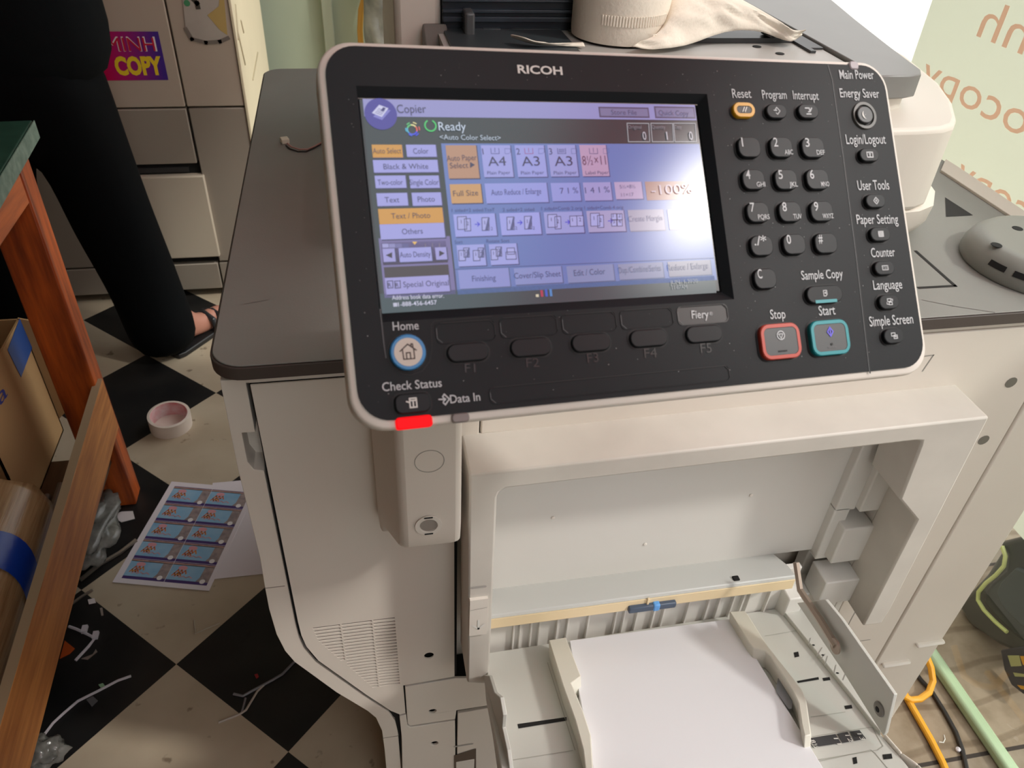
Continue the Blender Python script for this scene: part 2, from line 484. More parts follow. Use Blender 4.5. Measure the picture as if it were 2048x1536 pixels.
mb = MB(); mb.ext([(v0[0] - 0.003, 0.6018, v0[1] + 0.004), (v1[0] + 0.003, 0.6018, v1[1] + 0.004), (v2[0] + 0.003, 0.6018, v2[1] - 0.004), (v3[0] - 0.004, 0.6018, v3[1] - 0.004), (v0[0] - 0.001, 0.6018, v0[1] - 0.05)], (0, 0.003, 0), SHADE); o = mb.build('vent_shade_backing', sp); o['label'] = 'dark backing standing in for shade in the vent slots'  # added dark plate imitates the shade inside the slots
# small service panels below
def plate(name, pix, holes_=()):
    b = MB(); b.ext([(x, 0.60, z) for x, z in [yf(p) for p in pix]], (0, 0.004, 0), PL, [[(x, 0.60, z) for x, z in h] for h in holes_]); return b
plate('service_cover', [(810, 1374), (911, 1357), (976, 1357), (977, 1411), (913, 1421), (910.5, 1438), (820, 1451.5), (815, 1448)], [screw((865, 1423), 0.0055)]).build('service_cover', cop, bevel=0.0008)
plate('lower_panel', [(799, 1433), (812, 1430), (815, 1452), (820, 1455), (910, 1441.5), (912, 1600), (806, 1600), (803, 1470)], [screw((869, 1487), 0.0055)]).build('lower_panel', cop, bevel=0.0008)
mb = MB(); q = [yf((915.5, 1427)), yf((980, 1416)), (0.64, 0.380), (0.64, 0.04), (0.0835, 0.04)]
d0 = yf((908, 1510)); d1 = yf((952, 1496)); d2 = yf((952, 1545)); d3 = yf((908, 1555))
mb.ext([(x, 0.60, z) for x, z in q], (0, 0.005, 0), PL)
mb.quad([(p[0], 0.5992, p[1]) for p in (d0, d1, d2, d3)], SHADE); a = yf((912, 1523)); b = yf((947, 1560)); mb.box((a[0], 0.5985, b[1]), (b[0], 0.60, a[1]), PLW)
mb.quad([(x, 0.5995, z) for x, z in rr(*yf((927, 1490)), 0.03, 0.0035, 0.0017)], mat('grey mark', (170, 165, 160)))
dr = mb.build('drawer_panel', cop, bevel=0.001); dr['label'] = 'lower panel with a latch pocket'
# upper strip above the bypass bay, and right panels
mb = MB(); mb.ext([(x, 0.60, z) for x, z in [(0.083, 0.940), (0.1045, 0.940), (0.1045, 0.80), (0.083, 0.80)]], (0, 0.04, 0), PL)
mb.build('upper_strip', cop, bevel=0.001)
xg = yf((1900, 1065))[0]
mb = MB()
q = [(0.1062, 0.940), (xg + 0.03, 0.948), (xg, 0.80), (xg - 0.004, 0.05), (0.645, 0.05), (0.645, 0.855), (0.1062, 0.855)]
q[1] = (xg, 0.940)
hs = [screw((2022, 765), 0.0075), screw((1967, 880), 0.0075), screw((1795, 1174), 0.0065)]
hs = [h for h in hs if max(x for x, z in h) < xg - 0.001]
mb.ext([(x, 0.60, z) for x, z in q], (0, 0.04, 0), PL)
for h in hs: flat(mb, VF, h, mat('hole shade', (120, 116, 106), rough=0.7), 0.0003)
for pts in ([(1690, 1180), (1735, 1176), (1690, 1262)], [(1711, 1283), (1740, 1279)], [(1735, 1240), (1768, 1231)]):
    stroke(mb, VF, [yf(p) for p in pts], 0.0014, mat('groove grey', (150, 146, 140)), 0.0003)
stroke(mb, VF, [yf(p) for p in ((1845, 742), (1867, 710), (1850, 712))], 0.0014, MATS['groove grey'], 0.0003)
mb.build('right_panel', cop, bevel=0.0015)
mb = MB(); mb.ext([(x, 0.60, z) for x, z in [(xg + 0.004, 0.940), (0.868, 0.940), (0.868, 0.05), (xg, 0.05)]], (0, 0.04, 0), PL, [])
for p, w, h in (((1790, 1323), 0.05, 0.006), ((1858, 1283), 0.05, 0.006)):
    x, z = yf(p); mb.box((x - w / 2, 0.592, z - h / 2), (x + w / 2, 0.602, z + h / 2), PLW)
mb.build('corner_panel', cop, bevel=0.003)
# rounded front cover along the left side, with the grip notch
out = [(-0.1345, 0.945)] + [yf(p, 0.603) for p in ((476, 940), (520, 1116), (528, 1165), (538, 1218), (553, 1269), (570, 1302), (589, 1324), (673, 1385), (735, 1422), (752, 1436), (764, 1462), (769, 1500))] + [(-0.024, 0.03)]
inn = [(-0.1125, 0.945)] + [yf(p, 0.603) for p in ((564, 1116), (591, 1247), (598, 1274), (608, 1296), (632, 1324), (728, 1392), (777, 1424), (790, 1442), (796, 1466))] + [(-0.001, 0.03)]
n0 = yf((487, 868)); n1 = yf((506, 945)); n2 = yf((520, 945)); n3 = yf((515, 868))
inn2 = [inn[0], (inn[0][0] - 0.0006, n3[1]), (inn[0][0] - 0.013, n0[1] - 0.001), (inn[0][0] - 0.0135, n1[1] + 0.012), (inn[0][0] - 0.009, n1[1] + 0.001), (inn[1][0] - 0.0005, n2[1] - 0.001)] + inn[1:]
mb = MB(); loop = [(x, 0.603, z) for x, z in out] + [(x, 0.603, z) for x, z in reversed(inn2)]
mb.ext(loop, (0, 0.875, 0), PL)
mb.ext([(x, 0.63, z) for x, z in [(inn[0][0] - 0.018, n0[1] + 0.003), (inn[0][0], n0[1] + 0.003), (inn[0][0], n1[1] - 0.003), (inn[0][0] - 0.018, n1[1] - 0.003)]], (0, 0.2, 0), PL)
for z, xx in ((0.648, -0.1365), (0.285, -0.0225)):
    mb.box((xx - 0.0004, 0.6026, z), (xx + 0.022, 0.8, z + 0.0014), mat('seam shade', (130, 122, 112)))
fc = mb.build('front_cover', cop, bevel=0.005, segs=4)
# worktop
mb = MB(); r = 0.03
tl = [(p[0], p[1]) for p in rr((-0.142 + 0.872) / 2, (0.594 + 1.49) / 2, 0.872 + 0.142, 1.49 - 0.594, r, 8)]
mb.ext([(x, y, 0.950) for x, y in tl], (0, 0, 0.0135), EDGEG); mb.ext([(x, y, 0.9635) for x, y in rr(0.365, 1.042, 1.010, 0.892, r, 8)], (0, 0, 0.0015), TOPG)
mb.ext([(x, y, 0.9405) for x, y in rr(0.366, 1.044, 1.004, 0.884, r, 8)], (0, 0, 0.0095), PL)
TF = Fr((0, 0, TZ), (1, 0, 0), (0, 1, 0), (0, 0, 1))
def tz(p, z=TZ): q = atZ(p, z); return (q.x, q.y)
ln = mat('dark seam', (30, 27, 26), rough=0.8)
stroke(mb, TF, [tz(p) for p in ((1832, 503), (1910, 572), (1838, 576))], 0.004, ln, 0.0004)
stroke(mb, TF, [tz(p) for p in ((1845, 600), (1905, 612), (1990, 625))], 0.0012, mat('faint scratch', (128, 122, 118)), 0.0004)
flat(mb, TF, [tz(p) for p in ((1890, 395), (1946, 431), (1892, 434))], ln, 0.0004)
stroke(mb, TF, [tz(p) for p in ((489, 608), (536, 600))], 0.0012, mat('faint scratch', (0, 0, 0)), 0.0004)
# pale border band along the right edge
band = [tz(p) for p in ((1880, 344), (1906, 361), (2060, 463), (2100, 462), (1915, 338), (1890, 322))]
mb.ext([(x, y, TZ - 0.0005) for x, y in band], (0, 0, 0.004), mat('pale border', (205, 194, 184), rough=0.5))
mb.build('worktop', cop, bevel=0.0012)

# ---- bypass bay frame
YF = 0.542
FF = Fr((0, YF, 0), (1, 0, 0), (0, 0, 1), (0, -1, 0))
def yfr(p): q = atY(p, YF); return (q.x, q.z)
o_tl = (0.086, 0.8555); o_tr = (0.655, 0.8655)
op = [(0.1155, 0.487)] + [(0.1145, 0.820), (0.1165, 0.8275), (0.1235, 0.832)] + [(0.576, 0.8405), (0.5835, 0.839), (0.585, 0.832), (0.5925, 0.747), (0.631, 0.7065), (0.633, 0.50)]
loop = [o_tl, o_tr, (0.664, 0.53), (0.662, 0.495), (0.633, 0.495)] + op[::-1][1:] + [(0.088, 0.497)]
mb = MB(); mb.ext([(x, YF, z) for x, z in loop], (0, 0.062, 0), PLD)
GM = mat('grey mark', (0, 0, 0))
flat(mb, FF, rr(*yfr((957, 1174)), 0.018, 0.0035, 0.0017), GM, 0.0004)
fb = mb.build('bypass_frame', cop, bevel=0.0025)
mb = MB(); a = yfr((939, 1196)); b = yfr((972, 1262))
mb.box((a[0], YF - 0.004, b[1]), (b[0], YF + 0.001, a[1]), PLW)
AF = Fr((0, YF - 0.0045, 0), (1, 0, 0), (0, 0, 1), (0, -1, 0)); c = yfr((956, 1244))
stroke(mb, AF, [(c[0], c[1] + 0.009), (c[0], c[1] - 0.006)], 0.0025, LEGW); stroke(mb, AF, [(c[0] - 0.006, c[1]), (c[0], c[1] - 0.007), (c[0] + 0.006, c[1])], 0.0025, LEGW)
stroke(mb, AF, [(a[0] + 0.001, a[1] - 0.017), (b[0] - 0.001, a[1] - 0.015)], 0.0007, GM)
lt = mb.build('release_latch', fb, smooth=0); lt['label'] = 'latch with a raised arrow'
# interior of the bay
BAY = mat('bay plastic', (222, 219, 213), rough=0.45, var=0.03, vscale=6)
mb = MB(); mb.box((0.10, 0.625, 0.566), (0.585, 0.64, 0.90), BAY)
mb.box((0.09, 0.60, 0.842), (0.64, 0.64, 0.855), BAY)
for p in ((1106, 1035), (1290, 1088), (1502, 990)):
    x, z = yf(p, 0.625); mb.lathe([(0.003, 0), (0.0022, 0.0015)], (x, 0.625, z), (0, -1, 0), PLW, 10)
bw = mb.build('bay_back_wall', cop, bevel=0.001)
mb = MB(); mb.box((0.6335, 0.60, 0.40), (0.645, 0.655, 0.855), BAY); mb.box((0.585, 0.635, 0.45), (0.636, 0.655, 0.86), BAY)
mb.box((0.605, 0.602, 0.66), (0.634, 0.636, 0.775), BAY); mb.box((0.578, 0.612, 0.655), (0.607, 0.636, 0.86), BAY)
mb.box((0.590, 0.596, 0.568), (0.634, 0.636, 0.636), BAY); mb.box((0.578, 0.612, 0.56), (0.60, 0.636, 0.66), BAY)
mb.box((0.583, 0.580, 0.500), (0.634, 0.62, 0.548), BAY); mb.box((0.528, 0.572, 0.47), (0.552, 0.598, 0.535), BAY); mb.box((0.54, 0.60, 0.44), (0.634, 0.655, 0.50), BAY)
XF = Fr((0.6333, 0, 0), (0, 1, 0), (0, 0, 1), (-1, 0, 0))
mb.build('bay_side_wall', cop, bevel=0.002)
mb = MB(); mb.lathe([(0.012, 0), (0.013, 0.02), (0.010, 0.03)], (0.585, 0.575, 0.475), (0.2, -0.2, 1), mat('black rubber', (24, 24, 28), rough=0.5), 16); mb.build('rubber_stop', cop)
mb = MB()                                                     # feed unit: sloping grey ledge, cream strip
mb.ext([(0.118, y, z) for y, z in [(0.645, 0.560), (0.625, 0.567), (0.592, 0.583), (0.571, 0.588), (0.569, 0.582), (0.60, 0.552), (0.645, 0.548)]], (0.404, 0, 0), mat('feed grey', (196, 197, 193), rough=0.45))
mb.box((0.437, 0.575, 0.5855), (0.446, 0.583, 0.5885), GAP)
fu = mb.build('feed_unit', cop, bevel=0.0015)
CREAM = mat('cream strip', (232, 211, 172), rough=0.5)
mb = MB(); mb.ext([(0.119, y, z) for y, z in [(0.568, 0.5835), (0.5675, 0.5655), (0.585, 0.558), (0.60, 0.565)]], (0.402, 0, 0), CREAM); mb.box((0.318, 0.5655, 0.567), (0.321, 0.5685, 0.586), CREAM)
cs = mb.build('cream_strip', fu, bevel=0.0008); cs['label'] = 'cream coloured strip'
mb = MB(); c0 = yf((1260, 1215), 0.562); c1 = yf((1352, 1215), 0.562)
mb.box((c0[0], 0.562, c0[1] - 0.014), (c1[0], 0.58, c0[1] - 0.004), mat('slate roller', (70, 84, 104), rough=0.45)); mb.box((c1[0] - 0.031, 0.561, c0[1] - 0.0145), (c1[0] - 0.022, 0.57, c0[1] - 0.0025), mat('blue roller clip', (96, 160, 226)))
pr = mb.build('pickup_roller', fu, bevel=0.002); pr['label'] = 'slate roller with a blue clip'
mb = MB(); mb.box((0.118, 0.592, 0.470), (0.545, 0.60, 0.575), BAY)
for x in (1028, 1041, 1063, 1080, 1116, 1137, 1178, 1233, 1250, 1276, 1310, 1330, 1378, 1418, 1440, 1468, 1488, 1500, 1540):
    q = atY((x, 1255 - (x - 1020) * 0.13), 0.588); mb.box((q.x - 0.0012, 0.5865, 0.472), (q.x + 0.0012, 0.593, 0.572), BAY)
mb.build('ribbed_wall', fu, bevel=0.0004)

# ---- bypass tray: everything lies on one sloping plane
TN = Vector((0, 0.466, 1.0)).normalized(); TP = Vector((0.33, 0.572, 0.510))
TV = Vector((0, -1.0, 0.466)).normalized()                     # towards the viewer, up the slope
TR = Fr(TP, (1, 0, 0), -TV, TN)
def tp(p, d=-0.010): return TR.px(p, d)
tray = None
mb = MB()
tl_, trr = tp((985, 1370)), tp((1555, 1217))
mb.ext([TR(*tp(p), -0.010) for p in ((972, 1306), (1556, 1216), (1640, 1318), (1700, 1392), (1766, 1473), (1800, 1512), (1850, 1575), (1020, 1640), (1002, 1536), (976, 1390))], -TN * 0.014, PLG)
ll = [TR(*tp(p), -0.010) for p in ((1766, 1474), (1800, 1513), (1832, 1536), (1870, 1580))]
for a_, b_ in zip(ll[:-1], ll[1:]): mb.ext([a_ - TN * 0.02, b_ - TN * 0.02, b_ + TN * 0.004, a_ + TN * 0.004], (0.003, 0, 0), PLW)
DK = mat('slot black', (20, 20, 20), rough=0.8)
def trect(ps, d, m): flat(mb, TR, [tp(p, d) for p in ps], m, d)
trect([(1035, 1448), (1133, 1434), (1133, 1441), (1037, 1457)], -0.0096, DK)
trect([(1594, 1362), (1637, 1354), (1638, 1359), (1596, 1366)], -0.0096, DK)
for c, w, h in (((1592, 1309), 9, 10), ((1652, 1358), 14, 6), ((1696, 1414), 14, 7), ((1774, 1513), 18, 10), ((1709, 1521), 8, 13)):
    trect([(c[0] - w / 2, c[1] + 1 - h / 2), (c[0] + w / 2, c[1] - 1 - h / 2), (c[0] + w / 2 + 2, c[1] - 1 + h / 2), (c[0] - w / 2 + 2, c[1] + 1 + h / 2)], -0.0096, DK)
SL = mat('tray seam', (168, 168, 158), rough=0.6)
for pts in ([(1530, 1272), (1600, 1260)], [(1622, 1434), (1690, 1424)], [(1633, 1520), (1755, 1500), (1766, 1492), (1745, 1455), (1738, 1455), (1625, 1473)], [(1640, 1522), (1742, 1500), (1750, 1506), (1775, 1536)], [(1018, 1521), (1145, 1501)], [(1095, 1325), (1150, 1500)]):
    stroke(mb, TR, [tp(p, -0.0096) for p in pts], 0.0009, SL, -0.0096)
tray = mb.build('bypass_tray', cop, bevel=0.0015); tray['label'] = 'open bypass tray'
mb = MB(); mb.ext([TR(*tp(p, -0.004), -0.004) for p in ((1562, 1216), (1592, 1200), (1640, 1272), (1690, 1344), (1728, 1402), (1762, 1462), (1745, 1444), (1700, 1386), (1640, 1312))], -TN * 0.016, PLG)
for a_, b_ in (((1617, 1290), (1621, 1276)), ((1634, 1312), (1644, 1295)), ((1640, 1320), (1650, 1308)), ((1650, 1330), (1655, 1312)), ((1668, 1346), (1672, 1330)), ((1686, 1360), (1692, 1344))):
    stroke(mb, TR, [tp(a_, -0.0036), tp(b_, -0.0036)], 0.0009, mat('groove grey', (0, 0, 0)), -0.0036)
for c in ((1627, 1290), (1646, 1310), (1675, 1346)): flat(mb, TR, circ(*tp(c, -0.0036), 0.0018, 8), DK, -0.0036)
mb.build('side_rail', tray, bevel=0.001)
# paper width scale
mb = MB()
for k, pts in enumerate(([(1612, 1477.5), (1613.5, 1477), (1628, 1495), (1626, 1495.5)], [(1617, 1476.5), (1671, 1468), (1682, 1486), (1631, 1494)], [(1674, 1467.5), (1695, 1463.5), (1706, 1482.5), (1685, 1486)], [(1699, 1463), (1719, 1460), (1732, 1477), (1709, 1482)])):
    flat(mb, TR, [tp(p, -0.0092) for p in pts], mat('scale grey', (64, 64, 66), rough=0.6), -0.0092)
for s_, a, b in (('8½', (1620, 1480), (1631, 1497)), ('11', (1667, 1476), (1675, 1489)), ('12', (1690, 1470), (1699, 1484)), ('13', (1714, 1467), (1722, 1480))):
    p0 = tp(a, -0.009); p1 = tp(b, -0.009); text(mb, TR, s_, p0, p1, 0.0048, LEGW, -0.009)
ws = mb.build('width_scale', tray, smooth=0, recalc=False); ws['label'] = 'dark printed paper width scale'
GUIDE = mat('guide plastic', (220, 217, 204), rough=0.45)
def guide(pix, d):
    m_ = MB(); m_.ext([TR(*tp(p, d), d) for p in pix], -TN * (d + 0.0099), GUIDE)
    return m_
mb = guide([(1097, 1280), (1132, 1274), (1162, 1352), (1143, 1366), (1166, 1420), (1182, 1470), (1187, 1548), (1172, 1550), (1166, 1500), (1150, 1440), (1125, 1370)], 0.014)
g1 = mb.build('paper_guide', tray, bevel=0.0012)
mb = guide([(a / 3.657 + 1300, b / 3.657 + 1116) for a, b in ((580, 392), (695, 385), (725, 425), (860, 640), (1010, 830), (1110, 960), (1145, 1040), (1180, 1290), (1130, 1302), (1108, 1215), (1085, 1060), (1040, 965), (880, 715), (845, 682), (755, 655), (720, 612))], 0.014)
g2 = mb.build('paper_guide', tray, bevel=0.0012)
mb = MB(); q = [TR(*tp(p, 0.002), 0.002) for p in ((1556, 1356), (1580, 1384), (1577, 1418), (1552, 1382))]
mb.ext(q, (0.004, 0, 0), mat('grey sticker', (176, 178, 182), rough=0.4)); st = mb.build('sticker', tray); st['label'] = 'grey sticker'
# hinged side plates and struts
STEEL = mat('warm steel', (168, 152, 138), rough=0.35, metal=0.5)
XP = 0.492
def xp(p, x=XP): q = atX(p, x); return q
mb = MB(); mb.ext([xp(p) for p in ((1594, 1206), (1650, 1199), (1682, 1238), (1788, 1389), (1770, 1466), (1766, 1471), (1684, 1340), (1640, 1275))], (0.004, 0, 0), PLG)
for p in ((1759, 1418),):
    q = xp(p); mb.lathe([(0.008, 0.0), (0.008, 0.0015), (0.0055, 0.0025)], q, (-1, 0, 0), mat('screw grey', (120, 116, 110), rough=0.4), 20); mb.lathe([(0.0035, 0.002), (0.003, 0.0032)], q, (-1, 0, 0), DK, 12)
mb.build('side_plate', tray, bevel=0.0008)
mb = MB(); pts = [atX(p, XP - 0.006) for p in ((1592, 1125), (1600, 1180), (1640, 1240), (1672, 1292))]
mb.tube(pts, [0.004, 0.004, 0.0045, 0.0045], STEEL, 6); mb.lathe([(0.009, 0), (0.009, 0.002)], pts[-1], (-1, 0, 0), STEEL, 18)
mb.build('strut', tray)
XL = 0.108
mb = MB(); mb.ext([atX(p, XL) for p in ((968, 1350), (978, 1352), (988, 1385), (1000, 1395), (1006, 1430), (1004, 1455), (1014, 1500), (1020, 1545), (996, 1548), (985, 1470), (972, 1400))], (0.0045, 0, 0), PLG)
mb.build('side_plate', tray, bevel=0.0008)
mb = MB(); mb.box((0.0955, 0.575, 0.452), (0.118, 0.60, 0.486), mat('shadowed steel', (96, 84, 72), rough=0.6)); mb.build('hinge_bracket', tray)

# ---- console arm
AY = 0.50
mb = MB()
def armloop(z, y0, k=0.0):
    return [(0.017 - k, y0, z), (0.073, y0, z), (0.076, 0.600, z), (-0.004, 0.600, z), (-0.002, 0.57, z)]
lo = []
for z, y0 in ((0.752, 0.575), (0.775, 0.53), (0.806, 0.504), (0.83, AY), (1.05, AY)):
    lo.append(armloop(z, y0))
mb.loft(lo, PL)
mb.loft([[(0.02, AY, 1.02), (0.07, AY, 1.02), (0.07, 0.58, 1.04), (0.02, 0.58, 1.04)], [(0.05, 0.40, 1.17), (0.20, 0.42, 1.165), (0.20, 0.46, 1.20), (0.05, 0.44, 1.205)]], PL)
arm = mb.build('console_arm', cop, bevel=0.006, segs=3)
ARF = Fr((0, AY - 0.0003, 0), (1, 0, 0), (0, 0, 1), (0, -1, 0))
mb = MB(); c = ARF.px((859, 923)); ring(mb, ARF, c[0], c[1], 0.0125, 0.0131, mat('groove grey', (0, 0, 0)), 0.0, 0, 360, 30); mb.build('round_cap', arm, smooth=0)
c = ARF.px((857, 1050)); mb = MB()
mb.lathe([(0.0125, 0.0), (0.0125, 0.0012), (0.0085, 0.0012), (0.0078, -0.002), (0.0076, -0.0022)], ARF(c[0], c[1], 0.0), (0, -1, 0), PLW, 28, False, False)
mb.lathe([(0.0078, 0.0002), (0.0077, 0.0004)], ARF(c[0], c[1], 0), (0, -1, 0), mat('socket grey', (150, 142, 134), rough=0.5), 24)
for k in (1, -1): mb.box((c[0] - 0.004, AY - 0.0018, c[1] + k * 0.0108 - 0.0008), (c[0] + 0.004, AY - 0.001, c[1] + k * 0.0108 + 0.0008), DK)
mb.build('screw_socket', arm)

# ---- control console (tilted): s to the right, t up, d towards the viewer
PU = Vector((0.99214, 0.10595, -0.06664)).normalized(); PN = Vector((0.12293, -0.73352, 0.66845)); PN = (PN - PU * PN.dot(PU)).normalized(); PV = PN.cross(PU)
PO = onp((627.15, 78.09), (-0.015, 0.442, 1.278), PN)
P = Fr(PO, PU, PV, PN)
PW, PH = 0.3647, 0.2052


def L3(l, d): return [P(x, y, d) for x, y in l]


con_mb = MB()
cx, cy = PW / 2, -PH / 2
def orr(k, r=0.019): return rr(cx, cy, PW - 2 * k, PH - 2 * k, max(0.004, r - k), 8)
con_mb.loft([L3(orr(0.016), -0.040), L3(orr(0.006), -0.034), L3(orr(0.0008), -0.022), L3(orr(0.0), -0.010), L3(orr(0.0), -0.003), L3(orr(0.0006), -0.0010), L3(orr(0.0018), 0.0), L3(orr(0.0105), 0.0), L3(orr(0.0105), -0.006)], PLW, True, False)
con = con_mb.build('control_console', cop, smooth=50); con['label'] = 'tilted control console with touch screen and keypad'
# black fascia with the screen opening
x0, x1, y0, y1 = 0.0042, PW - 0.0040, -PH + 0.0048, -0.0034
fas = rr((x0 + x1) / 2, (y0 + y1) / 2, x1 - x0, y1 - y0, 0.0165, 8)
SX0, SX1, SY0, SY1 = 0.0202, 0.2225, -0.1445, -0.0300        # bottom of the well
WX0, WX1, WY0, WY1 = 0.0192, 0.2275, -0.1500, -0.0250        # rim of the well
mb = MB()
well = [(WX0, WY0), (WX1, WY0), (WX1, WY1), (WX0, WY1)]
tri = tessellate_polygon([[Vector((*p, 0)) for p in fas], [Vector((*p, 0)) for p in well]])
fl_ = fas + well
mb.add([P(x, y, 0.0012) for x, y in fl_], [tuple(t) for t in tri], BLK)
mb.loft([L3(fas, -0.001), L3(fas, 0.0012)], BLK, False, False)
bot = [(SX0, SY0), (SX1, SY0), (SX1, SY1), (SX0, SY1)]
mb.loft([L3(well, 0.0012), L3(bot, -0.0032)], BLK, False, False)
gr = mat('well edge', (120, 116, 108), rough=0.4)
stroke(mb, P, [(SX0, SY1), (SX1, SY1)], 0.0005, gr, -0.0029)
# home button well outline, dividing line, label recesses
HN = mat('fascia groove', (12, 12, 13), rough=0.6); HL = mat('fascia edge', (92, 94, 96), rough=0.45)
stroke(mb, P, [P.px(q, .0014) for q in ((1657, 130), (1666, 160), (1688, 315), (1712, 500), (1740.5, 746))], 0.0008, HN, 0.0014)
stroke(mb, P, [P.px(q, .0014) for q in ((1655.5, 130), (1664.5, 160), (1686.5, 315), (1710.5, 500), (1739, 746))], 0.0003, HL, 0.00142)
stroke(mb, P, [P.px(q, .0014) for q in ((762, 620), (769, 680), (775, 716), (785, 735), (805, 748), (822, 750), (845, 742), (860, 722), (864, 695), (862, 650), (868, 642), (985, 632))], 0.0005, HN, 0.0014)
stroke(mb, P, [P.px(q, .0014) for q in ((760, 618), (768, 690), (772, 716))], 0.0004, HL, 0.00145)
fascia = mb.build('fascia', con, smooth=30)
fascia['label'] = 'black console fascia'


def recess(cpx, wpx, hpx, name, m, txt=None):
    s, t = P.px(cpx, 0.0013); k = 1 / 3160.0
    w = abs(P.px((cpx[0] + wpx / 2, cpx[1]), 0.0013)[0] - P.px((cpx[0] - wpx / 2, cpx[1]), 0.0013)[0]); h = abs(P.px((cpx[0], cpx[1] + hpx / 2), 0.0013)[1] - P.px((cpx[0], cpx[1] - hpx / 2), 0.0013)[1])
    b = MB()
    o = rr(s, t, w, h, 0.003, 5)
    b.loft([L3(o, 0.0011), L3(o, 0.0016), L3(rr(s, t, w - 0.001, h - 0.001, 0.0026, 5), 0.0016), L3(rr(s, t, w - 0.0012, h - 0.0012, 0.0026, 5), 0.00125)], m, False, True)
    stroke(b, P, [(s - w / 2 + 0.0006, t + h / 2 - 0.003), (s - w / 2 + 0.0006, t - h / 2 + 0.003), (s - w / 2 + 0.003, t - h / 2 + 0.0007)], 0.0003, HL, 0.00165)
    stroke(b, P, [(s + w / 2 - 0.0005, t - h / 2 + 0.003), (s + w / 2 - 0.0005, t + h / 2 - 0.003), (s + w / 2 - 0.003, t + h / 2 - 0.0004), (s - w / 2 + 0.003, t + h / 2 - 0.0004)], 0.0005, HN, 0.00165)
    if txt: txt(b)
    return b.build(name, con, smooth=30)


for c, w, h in (((932, 663), 121, 43), ((1058, 652.5), 117, 42), ((1179, 645), 111, 41), ((1294, 636.5), 107, 40)):
    recess(c, w, h, 'label_plate', BLK)
lp = recess((1405.5, 629), 102, 38, 'label_plate', mat('fiery plate', (52, 51, 50), rough=0.45), lambda b: (ptext(b, P, 'Fiery', (1384, 637), (1418, 635.6), 14, LEG, 0.0017, 0.012), ptext(b, P, '®', (1419.5, 631), (1426, 630.5), 6, LEG, 0.0017)))
lp['label'] = 'label plate printed with the word Fiery'
recess((1231, 767.5), 484, 34, 'long_plate', BLK)


def pxsize(c, w, h, d):
    a = P.px((c[0] - w / 2, c[1]), d); b = P.px((c[0] + w / 2, c[1]), d); e_ = P.px((c[0], c[1] - h / 2), d); f_ = P.px((c[0], c[1] + h / 2), d)
    return b[0] - a[0], e_[1] - f_[1]


def key(name, c, wpx, hpx, r, legend=None, body=KEY, top=0.0042, rim=None, label=None, well_=True):
    s, t = P.px(c, top); w, h = pxsize(c, wpx * 0.95, hpx * 0.92, top); r = min(r, w / 2 - 1e-4, h / 2 - 1e-4)
    b = MB()
    if well_: flat(b, P, rr(s, t, w + 0.0022, h + 0.0022, r + 0.0011), HN, 0.00145)
    e1 = rim or body
    b.loft([L3(rr(s, t, w, h, r), 0.0012), L3(rr(s, t, w, h, r), top - 0.0007)], e1, False, False)
    if rim:
        b.loft([L3(rr(s, t, w, h, r), top - 0.0007), L3(rr(s, t, w - 0.0008, h - 0.0008, r), top), L3(rr(s, t, w - 0.0048, h - 0.0048, max(0.001, r - 0.0024)), top)], rim, False, False)
        b.loft([L3(rr(s, t, w - 0.0048, h - 0.0048, max(0.001, r - 0.0024)), top), L3(rr(s, t, w - 0.0054, h - 0.0054, max(0.0008, r - 0.0027)), top - 0.0002)], body, False, True)
    else:
        b.loft([L3(rr(s, t, w, h, r), top - 0.0007), L3(rr(s, t, w - 0.0005, h - 0.0005, r), top - 0.0002), L3(rr(s, t, w - 0.0014, h - 0.0014, max(0.0008, r - 0.0007)), top)], body, False, True)
    if legend: legend(b, s, t, w, h, top + 0.0002)
    o = b.build(name, con, smooth=0)
    if label: o['label'] = label
    return o


def numleg(big, small):
    def f(b, s, t, w, h, d):
        bw_ = 0.0030 if len(big) == 1 else 0.0085
        text(b, P, big, (s - w * 0.34, t + h * 0.02), (s - w * 0.34 + bw_ * (0.6 if big == '1' else 1), t + h * 0.02), 0.0058, LEG, d, 0.008)
        if small: text(b, P, small, (s + w * 0.46 - 0.0020 * len(small), t - h * 0.36), (s + w * 0.46, t - h * 0.36), 0.0031, LEG, d, 0.008)
    return f


for c, a, b_ in (((1499.5, 294), '1', ''), ((1563.5, 294), '2', 'ABC'), ((1627, 294.5), '3', 'DEF'), ((1508, 358.6), '4', 'GHI'), ((1573, 358.6), '5', 'JKL'), ((1636, 358), '6', 'MNO'),
                 ((1516.7, 424), '7', 'PQRS'), ((1581, 423), '8', 'TUV'), ((1644.5, 422), '9', 'WXYZ'), ((1524.4, 491), './*', ''), ((1589.5, 488), '0', ''), ((1653, 486), '#', ''), ((1531.5, 557), 'C', '')):
    key('number_key', c, 47.5, 45, 0.005, numleg(a, b_), label='black key marked ' + a)


def ic(*strokes, w=0.0006, m=LEG):
    def f(b, s, t, ww, hh, d):
        for pts in strokes: stroke(b, P, [(s + x * 0.001, t + y * 0.001) for x, y in pts], w, m, d)
    return f


